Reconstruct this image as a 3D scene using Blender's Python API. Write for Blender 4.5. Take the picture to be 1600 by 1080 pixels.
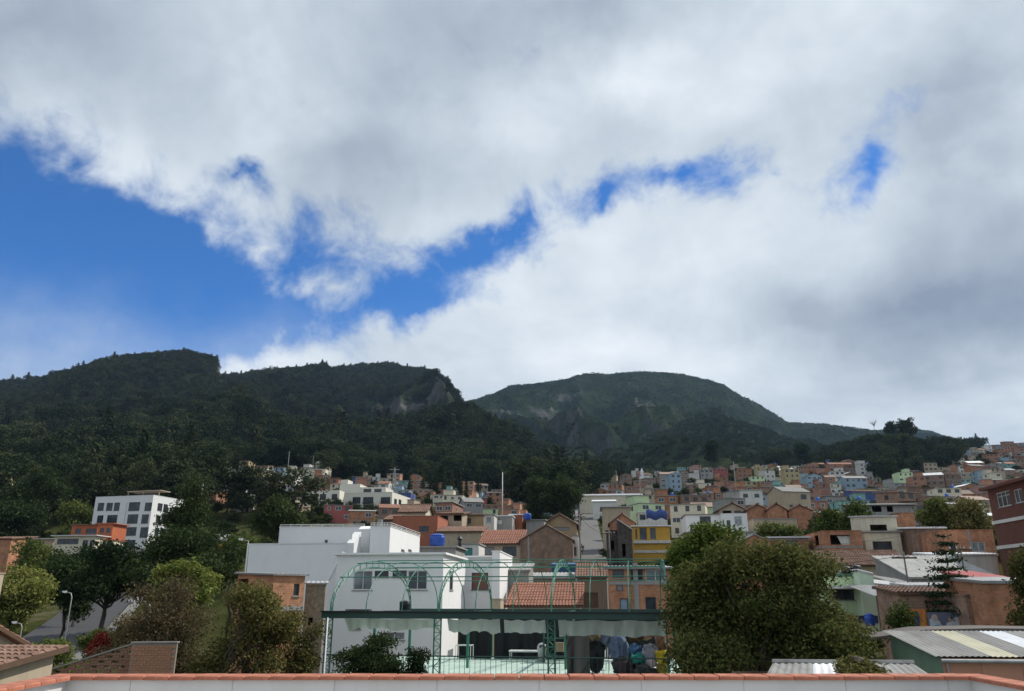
import bpy, math, random
import numpy as np
from mathutils import Vector
R = math.radians
scene = bpy.context.scene
for o in list(bpy.data.objects): bpy.data.objects.remove(o)
COL = scene.collection
# ------------------------------------------------------------------ camera
EYE = 10.0; PITCH = R(18.0); F = 1200.0
cam = bpy.data.cameras.new('camera'); cam.sensor_width = 36.0; cam.lens = 36.0 * F / 1600.0
cam.clip_start = 0.2; cam.clip_end = 20000
camo = bpy.data.objects.new('camera', cam); COL.objects.link(camo)
camo.location = (0, 0, EYE); camo.rotation_euler = (R(90) + PITCH, 0, 0)
scene.camera = camo
CT, ST = math.cos(PITCH), math.sin(PITCH)
def ray(px, py):
    dx = (px - 800) / F; dy = (540 - py) / F
    return (dx, CT - dy * ST, ST + dy * CT)
def at(px, py, Y):
    r = ray(px, py); t = Y / r[1]
    return Vector((r[0] * t, Y, EYE + r[2] * t))
def pix(x, y, z):
    z = z - EYE; c = y * CT + z * ST; u = -y * ST + z * CT
    return 800 + F * x / c, 540 - F * u / c
# ------------------------------------------------------------------ view
vs = scene.view_settings
vs.view_transform = 'Standard'; vs.look = 'None'; vs.exposure = 0.16; vs.gamma = 1.0
vs.use_curve_mapping = False
# ------------------------------------------------------------------ sun
SUN_AZ, SUN_EL = R(66), R(47)
sl = bpy.data.lights.new('sun', 'SUN'); sl.energy = 3.7; sl.angle = R(0.6); sl.color = (1.0, 0.95, 0.87)
so = bpy.data.objects.new('sun', sl); COL.objects.link(so)
sv = Vector((math.sin(SUN_AZ) * math.cos(SUN_EL), math.cos(SUN_AZ) * math.cos(SUN_EL), math.sin(SUN_EL)))
so.rotation_euler = sv.to_track_quat('Z', 'Y').to_euler(); so.location = (60, 20, 90)
# ------------------------------------------------------------------ world: daylight sky with broken cloud
world = bpy.data.worlds.new('World'); scene.world = world; world.use_nodes = True
def build_world():
    nt = world.node_tree; nd = nt.nodes; lk = nt.links; nd.clear()
    def N(t, **k):
        n = nd.new(t)
        for a, b in k.items(): setattr(n, a, b)
        return n
    def M(op, a, b=None, c=None, clamp=False):
        n = N('ShaderNodeMath', operation=op, use_clamp=clamp)
        for i, v in enumerate((a, b, c)):
            if v is None: continue
            if isinstance(v, (int, float)): n.inputs[i].default_value = v
            else: lk.new(v, n.inputs[i])
        return n.outputs[0]
    tc = N('ShaderNodeTexCoord'); sep = N('ShaderNodeSeparateXYZ')
    lk.new(tc.outputs['Generated'], sep.inputs[0]); x, y, z = sep.outputs
    az = M('ARCTAN2', x, y); el = M('ARCSINE', z)
    # cloud-deck coordinates (flat layer seen in perspective) and angular coordinates
    zz = M('ADD', M('MAXIMUM', z, 0.0), 0.16)
    deck = N('ShaderNodeCombineXYZ'); lk.new(M('DIVIDE', x, zz), deck.inputs[0]); lk.new(M('DIVIDE', y, zz), deck.inputs[1])
    def noise(vec, scale, detail, rough, off=(0, 0, 0), dist=0.0, lac=2.0):
        mp = N('ShaderNodeMapping'); mp.inputs['Location'].default_value = off
        mp.inputs['Scale'].default_value = (scale, scale, scale); lk.new(vec, mp.inputs[0])
        n = N('ShaderNodeTexNoise'); n.inputs['Scale'].default_value = 1.0; n.inputs['Detail'].default_value = detail
        n.inputs['Roughness'].default_value = rough; n.inputs['Distortion'].default_value = dist; n.inputs['Lacunarity'].default_value = lac
        lk.new(mp.outputs[0], n.inputs[0]); return n
    ang = tc.outputs['Generated']
    warp = noise(ang, 5.5, 5, 0.6, (3, 1, 2))
    wsep = N('ShaderNodeSeparateColor'); lk.new(warp.outputs['Color'], wsep.inputs[0])
    azw = M('ADD', az, M('MULTIPLY', M('SUBTRACT', wsep.outputs[0], 0.5), 0.22))
    elw = M('ADD', el, M('MULTIPLY', M('SUBTRACT', wsep.outputs[1], 0.5), 0.16))
    aev = N('ShaderNodeCombineXYZ'); lk.new(azw, aev.inputs[0]); lk.new(elw, aev.inputs[1])
    def blob(px, py, sx, sy, amp, rot, acc):
        r = ray(px, py); a0 = math.atan2(r[0], r[1]); e0 = math.asin(r[2] / math.sqrt(sum(q * q for q in r)))
        mp = N('ShaderNodeMapping', vector_type='TEXTURE'); mp.inputs['Location'].default_value = (a0, e0, 0)
        mp.inputs['Rotation'].default_value = (0, 0, rot); mp.inputs['Scale'].default_value = (2.3 * sx / 1330.0, 2.3 * sy / 1330.0, 1)
        lk.new(aev.outputs[0], mp.inputs[0])
        g = N('ShaderNodeTexGradient', gradient_type='QUADRATIC_SPHERE'); lk.new(mp.outputs[0], g.inputs[0])
        return M('MULTIPLY_ADD', g.outputs['Fac'], amp, acc)
    def total(l, start, k=1.0):
        t = start
        for b in l: t = blob(*b[:4], b[4] * k, b[5], t)
        return t
    big = noise(deck.outputs[0], 1.15, 5, 0.56, (4.2, 1.7, 0.3), 0.35).outputs[0]
    fine = noise(ang, 12.0, 6, 0.62, (1.0, 5.0, 2.0), 0.3).outputs[0]
    # how much cloud there is (1 = closed deck); the openings of the broken deck
    gaps = [(120, 390, 330, 125, -0.86, 0.0), (-60, 410, 240, 150, -0.6, 0.0), (330, 450, 170, 75, -0.50, -0.2),
            (385, 258, 36, 22, -0.42, 0.0), (800, 345, 85, 46, -0.66, 0.7), (930, 330, 75, 32, -0.58, 0.3),
            (1085, 262, 120, 48, -0.70, 0.1), (1480, 470, 280, 90, 0.35, 0.0), (380, 500, 150, 30, -0.3, 0.0), (1320, 265, 100, 48, -0.56, 0.6), (720, 430, 120, 52, -0.42, 0.4),
            (570, 410, 170, 55, -0.34, -0.2), (680, 485, 170, 26, -0.36, 0.0), (1180, 290, 40, 30, -0.25, 0.0),
            (510, 450, 60, 22, 0.2, 0.1), (400, 385, 22, 14, 0.3, 0.0)]
    cov = total(gaps, M('ADD', 0.80, M('MULTIPLY', M('SUBTRACT', fine, 0.5), 0.95)))
    cov = M('ADD', cov, M('MULTIPLY', M('SUBTRACT', big, 0.5), 0.35))
    mr = N('ShaderNodeMapRange', interpolation_type='SMOOTHSTEP'); mr.inputs[1].default_value = 0.20; mr.inputs[2].default_value = 0.66
    lk.new(cov, mr.inputs[0]); alpha = mr.outputs[0]
    # how thick and so how grey the cloud is from below
    thick = [(40, 60, 260, 90, -0.30, 0.1), (620, 130, 170, 110, -0.20, 0.3), (560, 250, 200, 60, -0.12, 0.0), (860, 20, 260, 60, -0.16, 0.0),
             (1530, 90, 170, 120, -0.22, 0.0), (1480, 450, 260, 60, -0.28, 0.0), (1560, 500, 200, 60, -0.2, 0.0), (1250, 490, 200, 40, -0.10, 0.0), (1480, 260, 90, 70, -0.16, 0.6),
             (970, 130, 130, 50, 0.20, 0.0), (770, 175, 120, 60, 0.14, 0.0), (420, 110, 90, 130, 0.12, 0.0), (100, 200, 220, 50, 0.06, 0.0), (500, 170, 110, 60, 0.10, 0.0),
             (960, 440, 330, 130, 0.17, 0.0), (1000, 560, 300, 70, 0.16, 0.0), (1150, 110, 110, 60, 0.12, 0.0), (420, 560, 150, 36, 0.14, 0.0), (1560, 280, 90, 40, 0.14, 0.0)]
    br = total(thick, M('ADD', 0.60, M('MULTIPLY', M('SUBTRACT', big, 0.5), 0.95)), 1.3)
    br = M('ADD', br, M('MULTIPLY', M('SUBTRACT', fine, 0.5), 0.26))
    mid = noise(ang, 4.2, 4, 0.55, (7.0, 2.0, 9.0), 0.6).outputs[0]
    br = M('ADD', br, M('MULTIPLY', M('SUBTRACT', mid, 0.5), 0.5))
    ramp = N('ShaderNodeValToRGB'); cr = ramp.color_ramp
    cr.elements[0].position = 0.0; cr.elements[0].color = (0.24, 0.29, 0.38, 1)
    cr.elements[1].position = 1.0; cr.elements[1].color = (0.88, 0.91, 0.94, 1)
    for p, c in ((0.3, (0.37, 0.43, 0.51, 1)), (0.55, (0.53, 0.60, 0.67, 1)), (0.78, (0.71, 0.77, 0.83, 1))):
        e = cr.elements.new(p); e.color = c
    lk.new(br, ramp.inputs[0])
    sky = N('ShaderNodeTexSky', sky_type='NISHITA'); sky.sun_disc = False; sky.sun_elevation = SUN_EL; sky.sun_rotation = SUN_AZ
    sky.altitude = 2600; sky.air_density = 1.0; sky.dust_density = 0.25; sky.ozone_density = 2.0
    def VM(op, a, b):
        n = N('ShaderNodeVectorMath', operation=op); lk.new(a, n.inputs[0])
        if isinstance(b, tuple): n.inputs[1].default_value = b
        else: lk.new(b, n.inputs[1])
        return n.outputs[0]
    skyc = VM('MULTIPLY', sky.outputs[0], (0.34, 0.90, 1.44))
    # thin veil towards the skyline
    veil = N('ShaderNodeMapRange', interpolation_type='SMOOTHSTEP'); veil.inputs[1].default_value = R(21.5); veil.inputs[2].default_value = R(11.0)
    lk.new(elw, veil.inputs[0])
    va = M('MULTIPLY', veil.outputs[0], M('ADD', 0.35, M('MULTIPLY', fine, 0.75)), clamp=True)
    al = M('MAXIMUM', alpha, va)
    cl10 = VM('MULTIPLY', ramp.outputs[0], (10.0, 10.0, 10.0))
    mx = N('ShaderNodeMix', data_type='RGBA'); lk.new(al, mx.inputs['Factor']); lk.new(skyc, mx.inputs['A']); lk.new(cl10, mx.inputs['B'])
    bg = N('ShaderNodeBackground'); bg.inputs[1].default_value = 0.1; lk.new(mx.outputs['Result'], bg.inputs[0])
    out = N('ShaderNodeOutputWorld'); lk.new(bg.outputs[0], out.inputs[0])
build_world()
world.cycles.sampling_method = 'MANUAL'; world.cycles.sample_map_resolution = 512
cy = scene.cycles
cy.max_bounces = 5; cy.diffuse_bounces = 2; cy.glossy_bounces = 2; cy.transmission_bounces = 3; cy.transparent_max_bounces = 6; cy.volume_bounces = 0
cy.use_denoising = True; cy.caustics_reflective = False; cy.caustics_refractive = False
# ------------------------------------------------------------------ helpers
G = R(-5.9)                      # the street grid is turned a little against the terrace
rnd = random.Random(11)
def put(o, parent=None):
    COL.objects.link(o)
    if parent is not None: o.parent = parent
    return o
def tag(o, label=None, cat=None, group=None, kind=None):
    if label: o['label'] = label
    if cat: o['category'] = cat
    if group: o['group'] = group
    if kind: o['kind'] = kind
    return o
def thing(name, label, cat, loc, rz=0.0, group=None):
    o = bpy.data.objects.new(name, None); o.empty_display_size = 0.3; put(o)
    o.location = loc; o.rotation_euler = (0, 0, rz)
    return tag(o, label, cat, group)
class MB:
    def __init__(s): s.v = []; s.f = []
    def add(s, vs, fs):
        n = len(s.v); s.v.extend(tuple(q) for q in vs); s.f.extend(tuple(n + i for i in f) for f in fs); return s
    def quad(s, a, b, c, d): return s.add((a, b, c, d), ((0, 1, 2, 3),))
    def poly(s, *p): return s.add(p, (tuple(range(len(p))),))
    def box(s, x0, y0, z0, x1, y1, z1):
        return s.add([(x0, y0, z0), (x1, y0, z0), (x1, y1, z0), (x0, y1, z0), (x0, y0, z1), (x1, y0, z1), (x1, y1, z1), (x0, y1, z1)],
                     [(0, 3, 2, 1), (4, 5, 6, 7), (0, 1, 5, 4), (1, 2, 6, 5), (2, 3, 7, 6), (3, 0, 4, 7)])
    def hull(s, bot, top):       # prism between two polygons with the same number of points
        n = len(bot)
        return s.add(list(bot) + list(top), [tuple(range(n))[::-1], tuple(range(n, 2 * n))] + [(i, (i + 1) % n, n + (i + 1) % n, n + i) for i in range(n)])
    def tube(s, path, r, n=6, cap=True):
        P = [Vector(p) for p in path]; k = len(P); base = len(s.v)
        rr = r if isinstance(r, (list, tuple)) else [r] * k
        for i in range(k):
            d = (P[min(i + 1, k - 1)] - P[max(i - 1, 0)])
            if d.length < 1e-9: d = Vector((0, 0, 1))
            d.normalize(); a = d.cross(Vector((0, 0, 1)))
            if a.length < 1e-3: a = d.cross(Vector((0, 1, 0)))
            a.normalize(); b = d.cross(a)
            for j in range(n):
                t = 2 * math.pi * j / n; s.v.append(tuple(P[i] + (a * math.cos(t) + b * math.sin(t)) * rr[i]))
        for i in range(k - 1):
            for j in range(n):
                j2 = (j + 1) % n; q = base + i * n
                s.f.append((q + j, q + j2, q + n + j2, q + n + j))
        if cap:
            s.f.append(tuple(base + j for j in range(n))[::-1]); s.f.append(tuple(base + (k - 1) * n + j for j in range(n)))
        return s
    def lathe(s, prof, n=14, c=(0, 0, 0)):
        base = len(s.v)
        for r, z in prof:
            for j in range(n):
                t = 2 * math.pi * j / n; s.v.append((c[0] + r * math.cos(t), c[1] + r * math.sin(t), c[2] + z))
        for i in range(len(prof) - 1):
            for j in range(n):
                j2 = (j + 1) % n; q = base + i * n; s.f.append((q + j, q + j2, q + n + j2, q + n + j))
        s.f.append(tuple(base + j for j in range(n))[::-1]); s.f.append(tuple(base + (len(prof) - 1) * n + j for j in range(n)))
        return s
    def facade(s, O, D, I, w, h, holes, rev=0.14, z0=0.0):
        """wall of width w, height h, with rectangular openings; O origin, D along, I inward"""
        O, D, I = Vector(O), Vector(D), Vector(I); K = Vector((0, 0, 1))
        hs = [(max(0.05, a), max(z0 + 0.02, b), min(w - 0.05, c), min(h - 0.05, d)) for a, b, c, d in holes]
        hs = [q for q in hs if q[2] - q[0] > 0.03 and q[3] - q[1] > 0.03]
        xs = sorted({0.0, w} | {q[0] for q in hs} | {q[2] for q in hs}); zs = sorted({z0, h} | {q[1] for q in hs} | {q[3] for q in hs})
        P = lambda x, z, d=0.0: O + D * x + K * z + I * d
        for i in range(len(xs) - 1):
            for j in range(len(zs) - 1):
                cx, cz = (xs[i] + xs[i + 1]) / 2, (zs[j] + zs[j + 1]) / 2
                if any(a < cx < c and b < cz < d for a, b, c, d in hs): continue
                s.quad(P(xs[i], zs[j]), P(xs[i + 1], zs[j]), P(xs[i + 1], zs[j + 1]), P(xs[i], zs[j + 1]))
        for a, b, c, d in hs:
            s.quad(P(a, b), P(c, b), P(c, b, rev), P(a, b, rev)); s.quad(P(a, d), P(a, d, rev), P(c, d, rev), P(c, d))
            s.quad(P(a, b), P(a, b, rev), P(a, d, rev), P(a, d)); s.quad(P(c, b), P(c, d), P(c, d, rev), P(c, b, rev))
        return s
    def sheet(s, A, B, C, D, pitch, amp, rows=1, step=0.0, sub=4, barrel=False, thick=0.0, sag=0.0, jit=0.0):
        """corrugated or tiled surface: A-B lower edge, D-C upper edge"""
        A, B, C, D = map(Vector, (A, B, C, D)); n = max(1, int(round((B - A).length / pitch))); m = n * sub
        nrm = (B - A).cross(D - A).normalized()
        if nrm.z < 0: nrm = -nrm
        base = len(s.v)
        for r in range(rows):
            j0 = (rnd.random() - .5) * jit
            for e in (0, 1):
                t = (r + e) / rows
                lo, hi = A.lerp(D, t), B.lerp(C, t)
                off = step * (1 - e)
                for i in range(m + 1):
                    u = i / m; ph = (i / sub) % 1.0
                    if barrel: w = abs(math.sin(math.pi * ph)) ** 0.7
                    else: w = 0.5 - 0.5 * math.cos(2 * math.pi * ph)
                    s.v.append(tuple(lo.lerp(hi, u) + nrm * (amp * w + off + j0) - Vector((0, 0, sag * 4 * u * (1 - u)))))
        for r in range(rows):
            q = base + 2 * r * (m + 1)
            for i in range(m): s.f.append((q + i, q + i + 1, q + m + 2 + i, q + m + 1 + i))
            if r < rows - 1:      # riser between this course and the next
                p = q + m + 1; w = q + 2 * (m + 1)
                for i in range(m): s.f.append((p + i, p + i + 1, w + i + 1, w + i))
        if thick:
            d = nrm * thick; e = 0.0
            s.add([A - d, B - d, C - d, D - d], [(0, 3, 2, 1)])
        return s
    def mesh(s, name, mat, smooth=False):
        me = bpy.data.meshes.new(name); me.from_pydata(s.v, [], s.f); me.update()
        for m in (mat if isinstance(mat, (list, tuple)) else [mat]): me.materials.append(m)
        if smooth: me.shade_smooth()
        return me
    def build(s, name, mat, parent=None, smooth=False, loc=None, rz=None):
        o = bpy.data.objects.new(name, s.mesh(name, mat, smooth))
        if loc is not None: o.location = loc
        if rz is not None: o.rotation_euler = (0, 0, rz)
        return put(o, parent)
def np_mesh(name, V, faces_n, mat, smooth=False):
    """mesh from an array of verts grouped in faces of size faces_n"""
    me = bpy.data.meshes.new(name); nv = len(V); nf = nv // faces_n
    me.vertices.add(nv); me.vertices.foreach_set('co', np.ascontiguousarray(V, dtype=np.float32).ravel())
    me.loops.add(nv); me.loops.foreach_set('vertex_index', np.arange(nv, dtype=np.int32))
    me.polygons.add(nf); me.polygons.foreach_set('loop_start', np.arange(0, nv, faces_n, dtype=np.int32))
    try: me.polygons.foreach_set('loop_total', np.full(nf, faces_n, dtype=np.int32))
    except Exception: pass
    me.materials.append(mat); me.update(calc_edges=True)
    return me
def inst(name, mesh, parent=None, loc=(0, 0, 0), rz=0.0, sc=None):
    o = bpy.data.objects.new(name, mesh); o.location = loc; o.rotation_euler = (0, 0, rz)
    if sc is not None: o.scale = sc
    return put(o, parent)
# ------------------------------------------------------------------ materials
def newmat(name):
    m = bpy.data.materials.new(name); m.use_nodes = True; nt = m.node_tree; nt.nodes.clear(); return m, nt
def _n(nt, t, **k):
    n = nt.nodes.new(t)
    for a, b in k.items(): setattr(n, a, b)
    return n
def _coords(nt, world_pos=False):
    if world_pos: return _n(nt, 'ShaderNodeNewGeometry').outputs['Position']
    return _n(nt, 'ShaderNodeTexCoord').outputs['Object']
def _noise(nt, vec, scale, detail=4, rough=.55, stretch=None):
    if stretch:
        mp = _n(nt, 'ShaderNodeMapping'); mp.inputs['Scale'].default_value = stretch; nt.links.new(vec, mp.inputs[0]); vec = mp.outputs[0]
    n = _n(nt, 'ShaderNodeTexNoise'); n.inputs['Scale'].default_value = scale; n.inputs['Detail'].default_value = detail; n.inputs['Roughness'].default_value = rough
    nt.links.new(vec, n.inputs[0]); return n.outputs[0]
def _ramp(nt, fac, stops):
    r = _n(nt, 'ShaderNodeValToRGB'); cr = r.color_ramp
    cr.elements[0].position, cr.elements[0].color = stops[0][0], (*stops[0][1], 1)
    cr.elements[1].position, cr.elements[1].color = stops[-1][0], (*stops[-1][1], 1)
    for p, c in stops[1:-1]: cr.elements.new(p).color = (*c, 1)
    nt.links.new(fac, r.inputs[0]); return r.outputs[0]
def _mix(nt, fac, a, b, mode='MIX'):
    m = _n(nt, 'ShaderNodeMix', data_type='RGBA', blend_type=mode)
    if isinstance(fac, (int, float)): m.inputs['Factor'].default_value = fac
    else: nt.links.new(fac, m.inputs['Factor'])
    for k, v in (('A', a), ('B', b)):
        if isinstance(v, tuple): m.inputs[k].default_value = (*v, 1)
        else: nt.links.new(v, m.inputs[k])
    return m.outputs['Result']
def _math(nt, op, a, b=None):
    n = _n(nt, 'ShaderNodeMath', operation=op)
    for i, v in enumerate((a, b)):
        if v is None: continue
        if isinstance(v, (int, float)): n.inputs[i].default_value = v
        else: nt.links.new(v, n.inputs[i])
    return n.outputs[0]
def _out(nt, col, rough=.85, bump=None, bstr=.3, bdist=.02, metal=0.0, spec=None):
    b = _n(nt, 'ShaderNodeBsdfPrincipled'); o = _n(nt, 'ShaderNodeOutputMaterial')
    if isinstance(col, tuple): b.inputs['Base Color'].default_value = (*col, 1)
    else: nt.links.new(col, b.inputs['Base Color'])
    if isinstance(rough, (int, float)): b.inputs['Roughness'].default_value = rough
    else: nt.links.new(rough, b.inputs['Roughness'])
    b.inputs['Metallic'].default_value = metal
    if spec is not None: b.inputs['Specular IOR Level'].default_value = spec
    if bump is not None:
        bp = _n(nt, 'ShaderNodeBump'); bp.inputs['Strength'].default_value = bstr; bp.inputs['Distance'].default_value = bdist
        nt.links.new(bump, bp.inputs['Height']); nt.links.new(bp.outputs[0], b.inputs['Normal'])
    nt.links.new(b.outputs[0], o.inputs[0])
def sc3(c, k): return tuple(min(1.0, q * k) for q in c)
MATS = {}
def plaster(name, c, dirt=(.16, .14, .12), amount=.35, rough=.9, var=.12, scale=.8):
    if name in MATS: return MATS[name]
    m, nt = newmat(name); v = _coords(nt)
    big = _noise(nt, v, scale, 5, .6); streak = _noise(nt, v, 1.0, 5, .65, (2.2, 2.2, .22)); fin = _noise(nt, v, 14, 3, .6)
    col = _ramp(nt, big, [(.3, sc3(c, 1 - var)), (.7, sc3(c, 1 + var * .6))])
    oi = _n(nt, 'ShaderNodeObjectInfo')
    k = _math(nt, 'ADD', .90, _math(nt, 'MULTIPLY', oi.outputs['Random'], .16))
    vm = _n(nt, 'ShaderNodeVectorMath', operation='SCALE'); nt.links.new(col, vm.inputs[0]); nt.links.new(k, vm.inputs['Scale'])
    mask = _ramp(nt, streak, [(.50, (0, 0, 0)), (.78, (amount, amount, amount))])
    col = _mix(nt, mask, vm.outputs[0], dirt)
    _out(nt, col, rough, fin, .15, .01); MATS[name] = m; return m
def brick(name, c1, c2, mortar=(.30, .27, .24), bw=.26, bh=.09, var=.5, stain=.35):
    if name in MATS: return MATS[name]
    m, nt = newmat(name); v = _coords(nt)
    sp = _n(nt, 'ShaderNodeSeparateXYZ'); nt.links.new(v, sp.inputs[0])
    cb = _n(nt, 'ShaderNodeCombineXYZ'); nt.links.new(_math(nt, 'ADD', sp.outputs[0], sp.outputs[1]), cb.inputs[0]); nt.links.new(sp.outputs[2], cb.inputs[1])
    b = _n(nt, 'ShaderNodeTexBrick'); nt.links.new(cb.outputs[0], b.inputs[0])
    b.inputs['Color1'].default_value = (*c1, 1); b.inputs['Color2'].default_value = (*c2, 1); b.inputs['Mortar'].default_value = (*mortar, 1)
    b.inputs['Scale'].default_value = 1.0; b.inputs['Mortar Size'].default_value = .010; b.inputs['Brick Width'].default_value = bw; b.inputs['Row Height'].default_value = bh
    big = _noise(nt, v, 1.1, 6, .65); st = _noise(nt, v, .9, 5, .7, (1.5, 1.5, .3))
    k = _ramp(nt, big, [(.28, (1 - var,) * 3), (.72, (1 + var * .5,) * 3)])
    col = _mix(nt, 1.0, b.outputs[0], k, 'MULTIPLY')
    oi = _n(nt, 'ShaderNodeObjectInfo')
    q = _math(nt, 'ADD', .82, _math(nt, 'MULTIPLY', oi.outputs['Random'], .34))
    vm = _n(nt, 'ShaderNodeVectorMath', operation='SCALE'); nt.links.new(col, vm.inputs[0]); nt.links.new(q, vm.inputs['Scale'])
    pale = _noise(nt, v, 2.3, 6, .7); pm = _ramp(nt, pale, [(.55, (0, 0, 0)), (.72, (.25,) * 3)])
    mask = _ramp(nt, st, [(.48, (0, 0, 0)), (.75, (stain,) * 3)])
    col = _mix(nt, mask, _mix(nt, pm, vm.outputs[0], sc3(mortar, 1.15)), (.10, .085, .07))
    _out(nt, col, .92, b.outputs['Fac'], -.4, .01); MATS[name] = m; return m
def rooftile(name, cols, scale=1.6):
    if name in MATS: return MATS[name]
    m, nt = newmat(name); v = _coords(nt)
    a = _noise(nt, v, scale, 6, .7); b = _noise(nt, v, 7, 3, .6)
    col = _ramp(nt, a, [(.25, cols[0]), (.5, cols[1]), (.75, cols[2])])
    k = _ramp(nt, b, [(.3, (.55,) * 3), (.65, (1.15,) * 3)])
    col = _mix(nt, .8, col, k, 'MULTIPLY')
    _out(nt, col, .9, b, .3, .02); MATS[name] = m; return m
def metal_sheet(name, c, rust=(.16, .09, .05), rusty=.35, rough=.55, metal=.0):
    if name in MATS: return MATS[name]
    m, nt = newmat(name); v = _coords(nt)
    a = _noise(nt, v, .9, 6, .65); st = _noise(nt, v, 1.6, 5, .6, (2.5, .35, 1))
    oi = _n(nt, 'ShaderNodeObjectInfo')
    k = _math(nt, 'ADD', .62, _math(nt, 'MULTIPLY', oi.outputs['Random'], .6))
    vm = _n(nt, 'ShaderNodeVectorMath', operation='SCALE'); nt.links.new(_ramp(nt, a, [(.3, sc3(c, .8)), (.7, sc3(c, 1.1))]), vm.inputs[0]); nt.links.new(k, vm.inputs['Scale'])
    mask = _ramp(nt, st, [(.5, (0, 0, 0)), (.8, (rusty,) * 3)])
    _out(nt, _mix(nt, mask, vm.outputs[0], rust), rough, a, .1, .01, metal); MATS[name] = m; return m
def paint(name, c, rough=.5, var=.15, metal=0.0, spec=None):
    if name in MATS: return MATS[name]
    m, nt = newmat(name); v = _coords(nt); a = _noise(nt, v, 3.0, 5, .6)
    _out(nt, _ramp(nt, a, [(.3, sc3(c, 1 - var)), (.7, sc3(c, 1 + var))]), rough, None, metal=metal, spec=spec); MATS[name] = m; return m
def glass_dark(name, c=(.02, .025, .03), rough=.12):
    if name in MATS: return MATS[name]
    m, nt = newmat(name); v = _coords(nt, True); a = _noise(nt, v, .7, 3, .5)
    _out(nt, _ramp(nt, a, [(.35, c), (.7, sc3(c, 3.0))]), rough); MATS[name] = m; return m
def leafmat(name, cols, trans=.25, world_scale=.35, gloss=.006):
    if name in MATS: return MATS[name]
    m, nt = newmat(name); g = _n(nt, 'ShaderNodeNewGeometry'); v = _coords(nt, True)
    a = _noise(nt, v, world_scale, 4, .6)
    f = _math(nt, 'ADD', _math(nt, 'MULTIPLY', g.outputs['Random Per Island'], .55), _math(nt, 'MULTIPLY', a, .5))
    oi = _n(nt, 'ShaderNodeObjectInfo')
    f = _math(nt, 'ADD', f, _math(nt, 'MULTIPLY', _math(nt, 'SUBTRACT', oi.outputs['Random'], .5), .45))
    col = _ramp(nt, f, [(.15, cols[0]), (.5, cols[1]), (.85, cols[2])])
    d = _n(nt, 'ShaderNodeBsdfDiffuse'); t = _n(nt, 'ShaderNodeBsdfTranslucent'); gl = _n(nt, 'ShaderNodeBsdfGlossy'); gl.inputs['Roughness'].default_value = .6
    nt.links.new(col, d.inputs[0]); nt.links.new(col, t.inputs[0]); gl.inputs[0].default_value = (.8, .85, .9, 1)
    m1 = _n(nt, 'ShaderNodeMixShader'); m1.inputs[0].default_value = trans; nt.links.new(d.outputs[0], m1.inputs[1]); nt.links.new(t.outputs[0], m1.inputs[2])
    m2 = _n(nt, 'ShaderNodeMixShader'); m2.inputs[0].default_value = gloss; nt.links.new(m1.outputs[0], m2.inputs[1]); nt.links.new(gl.outputs[0], m2.inputs[2])
    o = _n(nt, 'ShaderNodeOutputMaterial'); nt.links.new((m2 if gloss > 0 else m1).outputs[0], o.inputs[0]); MATS[name] = m; return m
WHITE = plaster('white_plaster', (.80, .80, .79), (.45, .44, .42), .12, var=.03)
OFFWHITE = plaster('weathered_white_plaster', (.62, .60, .56), (.25, .22, .19), .5)
CREAM = plaster('cream_plaster', (.66, .60, .46), (.28, .24, .19), .45)
BEIGE = plaster('beige_plaster', (.44, .36, .26), (.17, .14, .11), .5)
GREYC = plaster('bare_concrete', (.30, .29, .275), (.10, .095, .09), .55)
MINT = plaster('mint_plaster', (.56, .70, .42), (.28, .33, .22), .35)
BRICK_O = brick('orange_brick', (.50, .205, .095), (.37, .142, .066), (.40, .27, .19))
BRICK_R = brick('red_brick', (.18, .054, .034), (.135, .042, .028), (.11, .06, .046), var=.3, stain=.2)
BRICK_B = brick('brown_brick', (.33, .185, .120), (.235, .128, .083), (.32, .27, .22))
TILE = rooftile('terracotta_tiles', ((.13, .06, .04), (.26, .105, .062), (.36, .19, .13)))
TILE_O = rooftile('weathered_terracotta_tiles', ((.10, .062, .045), (.20, .11, .075), (.33, .22, .16)))
TIN = metal_sheet('grey_tin_sheet', (.36, .36, .36), rusty=.5)
FIBRO = metal_sheet('fibre_cement_sheet', (.33, .325, .31), (.09, .085, .075), .7, .9)
TIN_W = metal_sheet('pale_tin_sheet', (.66, .67, .68), (.3, .22, .16), .3)
TIN_R = metal_sheet('red_tin_sheet', (.42, .10, .09), (.15, .06, .04), .4)
GLASS = glass_dark('dark_window_glass')
GLASS_L = glass_dark('grey_window_glass', (.10, .115, .125), .15)
FRAME_W = paint('white_frame_paint', (.62, .62, .60)); FRAME_D = paint('dark_frame_paint', (.06, .058, .055)); FRAME_B = paint('brown_timber', (.10, .058, .035), .8)
GREEN_P = paint('green_steel_paint', (.028, .16, .105), .45, .25)
GREEN_D = paint('dark_green_steel_paint', (.02, .065, .05), .5)
BLACKP = paint('black_plastic', (.014, .014, .016), .5); BLUEP = paint('blue_plastic', (.025, .09, .42), .4)
GALV = paint('galvanised_steel', (.33, .34, .34), .45, .2, .4); WOODP = paint('weathered_pole_wood', (.13, .115, .10), .9, .3)
CONC = GREYC
BARK = plaster('bark', (.075, .058, .045), (.03, .025, .02), .5, var=.3, scale=3); BARK_L = plaster('pale_bark', (.17, .14, .11), (.05, .04, .03), .5, var=.3, scale=3)
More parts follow.
